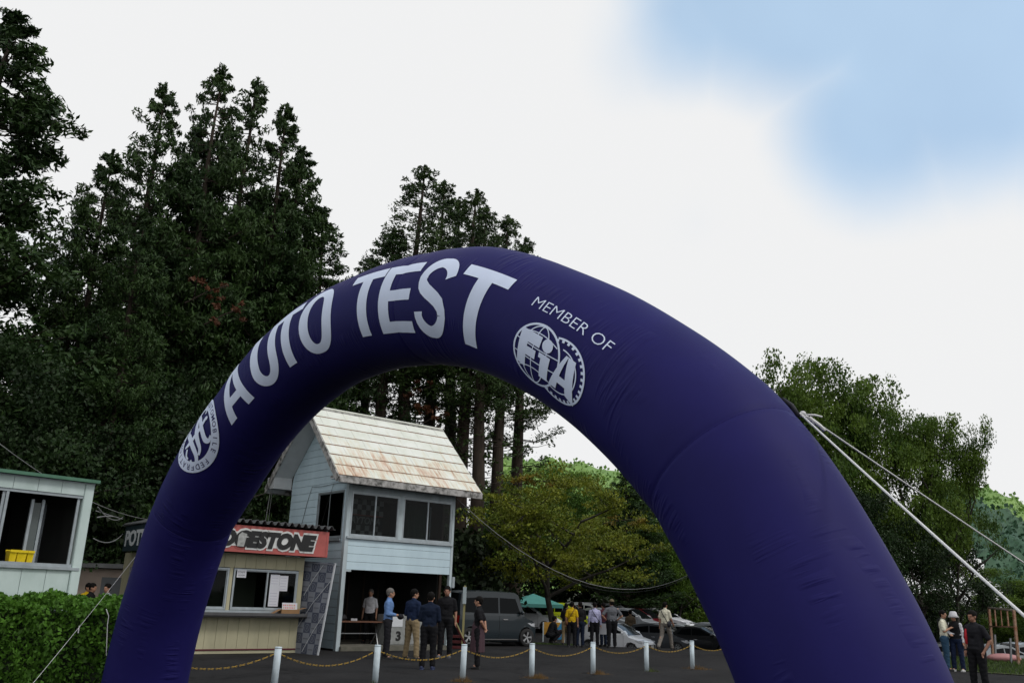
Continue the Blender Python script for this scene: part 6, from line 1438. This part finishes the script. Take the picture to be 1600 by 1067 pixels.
    for sd in (1, -1):
        front_patch('headlight', [(fx(z)+.004, z) for z in (hz0-.02, hz0+.05, hz0+.12)], sd*.52, sd*.99, M_lamp, .012, 5)
        # wrap round the wing
        mb = MB(); xa = [L/2-.06, L/2-.25, L/2-.50]; v = [P(x, sd, z)+Vector((0, sd*.008, 0)) for x, z in ((xa[0], hz0-.02), (xa[1], hz0+.01), (xa[2], hz0+.12), (xa[1], hz0+.13), (xa[0], hz0+.11))]; mb.add(v, [(0, 1, 2, 3, 4)]); mb.build('headlight_wing', M_lamp, t)
        front_patch('tail_light', [(rx(z)-.004, z) for z in (sp['belt']-.28, sp['belt']-.16, sp['belt']-.02)], sd*.66, sd*.99, M_tail, .012, 4)
        m0 = P(sp['side'][-1][3][0]-.05, sd, sp['belt']+.10); mb = MB(); mb.ell(m0+Vector((.02, sd*.13, .02)), (.06, .10, .07), 10, 7); mb.bar(m0, m0+Vector((.02, sd*.1, 0)), .04); mb.build('wing_mirror', col, t, True)
        for pl in sp['side'][-2:]:
            c = P(pl[0][0]+.12, sd, sp['belt']-.12); MB().box(c.x, c.x+.2, min(c.y, c.y+sd*.03), max(c.y, c.y+sd*.03), c.z-.015, c.z+.015).build('door_handle', M_chrome, t, bevel=.006)
        # door shut lines
        for xx in (sp['side'][0][3][0]+.03, sp['side'][-1][0][0]-.03 if len(sp['side']) > 2 else sp['side'][-1][3][0]-.02):
            pts = [P(xx, sd, z)+Vector((0, sd*.003, 0)) for z in np.linspace(.30, sp['belt']-.01, 7)]; MB().tube(pts, .006, 4).build('shut_line', M_trimk, t)
        pts = [P(x, sd, .235)+Vector((0, sd*.004, 0)) for x in np.linspace(sp['wb'][0]+wr+.1, sp['wb'][1]-wr-.1, 8)]; MB().tube(pts, .035, 6).build('sill', M_trimk, t)
    if grille == 'big': front_patch('grille', [(fx(z), z) for z in (.24, .34, .44, .52)], -.62, .62, M_trimk, .012, 8)
    else:
        front_patch('grille', [(fx(z), z) for z in (hz0-.0, hz0+.08)], -.48, .48, M_trimk, .010, 6); front_patch('lower_grille', [(fx(z), z) for z in (.24, .32)], -.6, .6, M_trimk, .012, 6)
    MB().box(fx(.42)+.015, fx(.42)+.03, -.165, .165, .36, .50).build('number_plate', M_plate, t); MB().box(rx(.6)-.03, rx(.6)-.012, -.165, .165, .60, .74).build('number_plate', M_plate, t)
    ty, ri, hb = wheel_meshes(wr, spokes)
    for cx in sp['wb']:
        for sd in (1, -1):
            w_ = bpy.data.objects.new('wheel', None); w_.empty_display_size = .1; C.objects.link(w_); w_.parent = t; w_.location = (cx, sd*(Wd/2-.115), wr); w_.rotation_euler = (0, rnd.uniform(0, 1), 0 if sd > 0 else math.pi)
            put('tyre', ty, w_); put('rim', ri, w_); put('brake_disc', hb, w_)
    # wheel wells
    for cx in sp['wb']:
        for sd in (1, -1): MB().tube([(cx, sd*(Wd/2-.34), wr), (cx, sd*(Wd/2-.33), wr)], wr+.10, 16).build('wheel_well', M_trimk, t)
    return t
P_grey = paint('slate_grey', (.018, .026, .032)); P_white = paint('white', (.78, .80, .84)); P_sil = paint('silver', (.28, .30, .32)); P_dg = paint('gunmetal', (.05, .055, .062)); P_blk = paint('black', (.010, .011, .013)); P_yel = paint('lime_yellow', (.50, .58, .02)); P_red = paint('red', (.13, .008, .015)); P_bl = paint('dark_blue', (.02, .035, .08))
vc = at(771, 1008, 33.6)
make_car('box', P_grey, 'dark slate-grey tall boxy minivan parked beside the tower', (vc.x-.22, 33.9, 0), R(58), 1.0, group='vehicles', cat='van', name='minivan', spokes=5)
def car_at(kind, col, label, u, Y, hd_, sc__=1., **k):
    p = at(u, 990, Y); make_car(kind, col, label, (p.x, Y, float(gz(p.x, Y))), R(hd_), sc__, **k)
car_at('hatch', P_white, 'white compact hatchback with big black grille facing right behind the posts', 964, 42.6, 124, .90, grille='big', spokes=8)
car_at('hatch', P_dg, 'dark grey hatchback parked right behind the white hatchback nose', 1034, 45.0, 122, .90, grille='big')
car_at('sedan', P_blk, 'black sedan with a green-tinted windscreen at the arch leg edge', 1102, 44.0, 128, .92)
car_at('van', P_sil, 'silver wagon behind the black sedan', 1132, 49.5, 125, .82)
car_at('sedan', P_sil, 'silver sedan behind the cream T-shirt walker', 1070, 50.0, 118, .85)
car_at('hatch', P_white, 'white hatchback just right of the grey minivan nose', 826, 56.5, 108, 1.06, grille='big')
car_at('van', P_bl, 'dark blue-grey wagon behind the white hatchback near the minivan', 850, 60.0, 115, 1.0)
car_at('sedan', P_white, 'white sedan half hidden behind the tree trunk', 866, 61.5, 122, 1.0)
car_at('hatch', P_yel, 'bright lime-yellow hatchback behind the mustard T-shirt', 884, 57.5, 112, 1.14)
car_at('van', P_white, 'white wagon behind the lavender shirt', 924, 59.0, 125, .98)
car_at('sedan', P_sil, 'silver sedan behind the maroon top', 944, 57.0, 122, 1.05)
car_at('van', P_white, 'white minivan behind the man in the beige cap', 970, 60.5, 128, .98)
car_at('hatch', P_sil, 'silver hatchback left of the red hatchback', 986, 56.5, 122, 1.05)
car_at('hatch', P_red, 'red hatchback behind the crouching person in brown', 1004, 58.0, 125, 1.0)
car_at('sedan', P_white, 'white car with pale roof right of the red hatchback', 1030, 60.0, 122, 1.06)
car_at('hatch', P_sil, 'silver hatchback between the two people at the right', 1494, 40.5, 100, .8)
car_at('sedan', P_sil, 'silver sedan with red tail light behind the rusty frame', 1556, 42.0, 75, .92)
car_at('sedan', P_blk, 'dark sedan between silver cars behind the rusty frame', 1575, 46.0, 80, .9)
car_at('van', P_sil, 'silver wagon cropped by the right edge behind the rusty frame', 1612, 44.0, 75, .80)
car_at('hatch', P_white, 'white hatchback seen between the arch leg and the man in the polo shirt', 1455, 44.0, 100, .8)
# yellow shrouded item on the silver hatch roof stays out; teal canopy
cn = at(832, 985, 56); tc_ = thing('teal_canopy', 'pale teal pop-up canopy tent above the cars left of the yellow one', 'canopy tent', (cn.x, 56, float(gz(cn.x, 56))), R(12))
zt_ = at(838, 943, 56).z-tc_.location.z; zp_ = at(845, 930, 56).z-tc_.location.z
M_teal = mat('teal_cloth', (.07, .26, .23), .7, var=.1)
mb = MB(); q = 1.5; mb.add([(-q, -q, zt_), (q, -q, zt_), (q, q, zt_), (-q, q, zt_), (0, 0, zp_+.1)], [(0, 1, 4), (1, 2, 4), (2, 3, 4), (3, 0, 4)]); mb.build('canopy_roof', M_teal, tc_)
mb = MB(); 
for a, c in (((-q, -q), (q, -q)), ((q, -q), (q, q)), ((q, q), (-q, q)), ((-q, q), (-q, -q))): mb.bar((*a, zt_-.1), (*c, zt_-.1), .01, .2)
mb.build('valance', M_teal, tc_)
for a in ((-q+.03, -q+.03), (q-.03, -q+.03), (q-.03, q-.03), (-q+.03, q-.03)): MB().bar((*a, 0), (*a, zt_-.02), .035).build('leg', M_metal, tc_)
# blue and orange board
bd = gnd(873, 1003); sb = thing('painted_board', 'bright blue and orange painted board standing on the grass before the cars', 'board', (at(873, 1000, 38.3).x, 38.3, 0), R(4))
M_bb = mat('board_blue', (.02, .22, .42), .6); M_ob = mat('board_orange', (.50, .26, .03), .6, var=.3, vscale=3); M_pk = mat('board_pink', (.30, .16, .22), .7)
x0 = at(866, 985, 38.3).x-sb.location.x; x1 = at(882, 985, 38.3).x-sb.location.x; xa = at(848, 985, 38.3).x-sb.location.x; zt2 = at(875, 972, 38.3).z; zb2 = .12
MB().add([(x0-.18, 0, zb2), (x1, 0, zb2), (x1, 0, zt2), (x0+.30, 0, zt2), (x0-.18, .0, zb2), (x0-.18, .04, zb2), (x1, .04, zb2), (x1, .04, zt2), (x0+.30, .04, zt2)], [(0, 1, 2, 3), (5, 8, 7, 6), (0, 5, 6, 1), (1, 6, 7, 2), (2, 7, 8, 3), (3, 8, 5, 0)]).build('blue_panel', M_bb, sb)
MB().box(xa, x0+.26, .05, .08, zt2-.50, zt2).build('orange_panel', M_ob, sb)
MB().ell((x0+.12, -.012, zt2-.48), (.17, .008, .14), 10, 6).ell((x0+.25, -.012, zt2-.36), (.10, .008, .09), 8, 5).build('pink_patch', M_pk, sb)
MB().box(x1-.03, x1+.03, -.02, .06, 0, zt2+.04).box(xa, xa+.05, .04, .10, 0, zt2).build('upright', M_trim, sb)
# rusty frame, stakes, pink sack
M_rust = mat('rusty_steel', (.26, .11, .06), .9, col2=(.36, .25, .18), vscale=7)
fa, fb = at(1552, 1029, 36.4), at(1592, 1040, 32.6); fa.z = 0; fb.z = 0
fr_ = thing('rusty_frame', 'rusty steel upright frame with barred upper panel at the right edge', 'frame', fa)
ft, fu = at(1545, 949, 36.4)-fa, at(1584, 953, 32.6)-fa; fbl = fb-fa
MB().bar((0, 0, 0), ft, .085).build('upright', M_rust, fr_); MB().bar(fbl, fu, .08).build('upright', M_rust, fr_)
MB().bar(ft, fu, .06).build('top_bar', mat('pale_worn_steel', (.32, .27, .23), .8), fr_)
ml, mr_ = ft*.635, fbl+(fu-fbl)*.69; MB().bar(ml, mr_, .05).build('middle_bar', M_rust, fr_)
for k in range(1, 4): f = k/4; MB().bar(ml.lerp(mr_, f), ft.lerp(fu, f), .045 if k != 2 else .03).build('panel_bar', M_rust, fr_)
for (u, v0, v1, Y, lb) in ((1555, 988, 1029, 35, 'grey metal stake just right of the left frame upright'), (1579, 993, 1032, 33.6, 'grey metal stake left of the right frame upright')):
    p = at(u, v1, Y); p2 = at(u-1, v0, Y); tag(MB().bar((0, 0, -.15), Vector((p2.x-p.x, 0, p2.z-max(p.z, 0))), .06).build('metal_stake', M_metal, None), lb, 'stake', 'grey stakes on the grass verge').location = (p.x, Y, max(0, p.z)*0)
p = at(1568, 1031, 34.2); ps = MB().ell((0, 0, .12), (.62, .3, .16), 14, 8).ell((.3, .05, .1), (.4, .25, .12), 12, 6).build('pink_sack', mat('pink_plastic', (.42, .20, .20), .6, bump=.5, bscale=8), None, True); tag(ps, 'pale pink sack lying on the grass under the rusty frame', 'sack'); ps.location = (p.x, 34.2, .03)
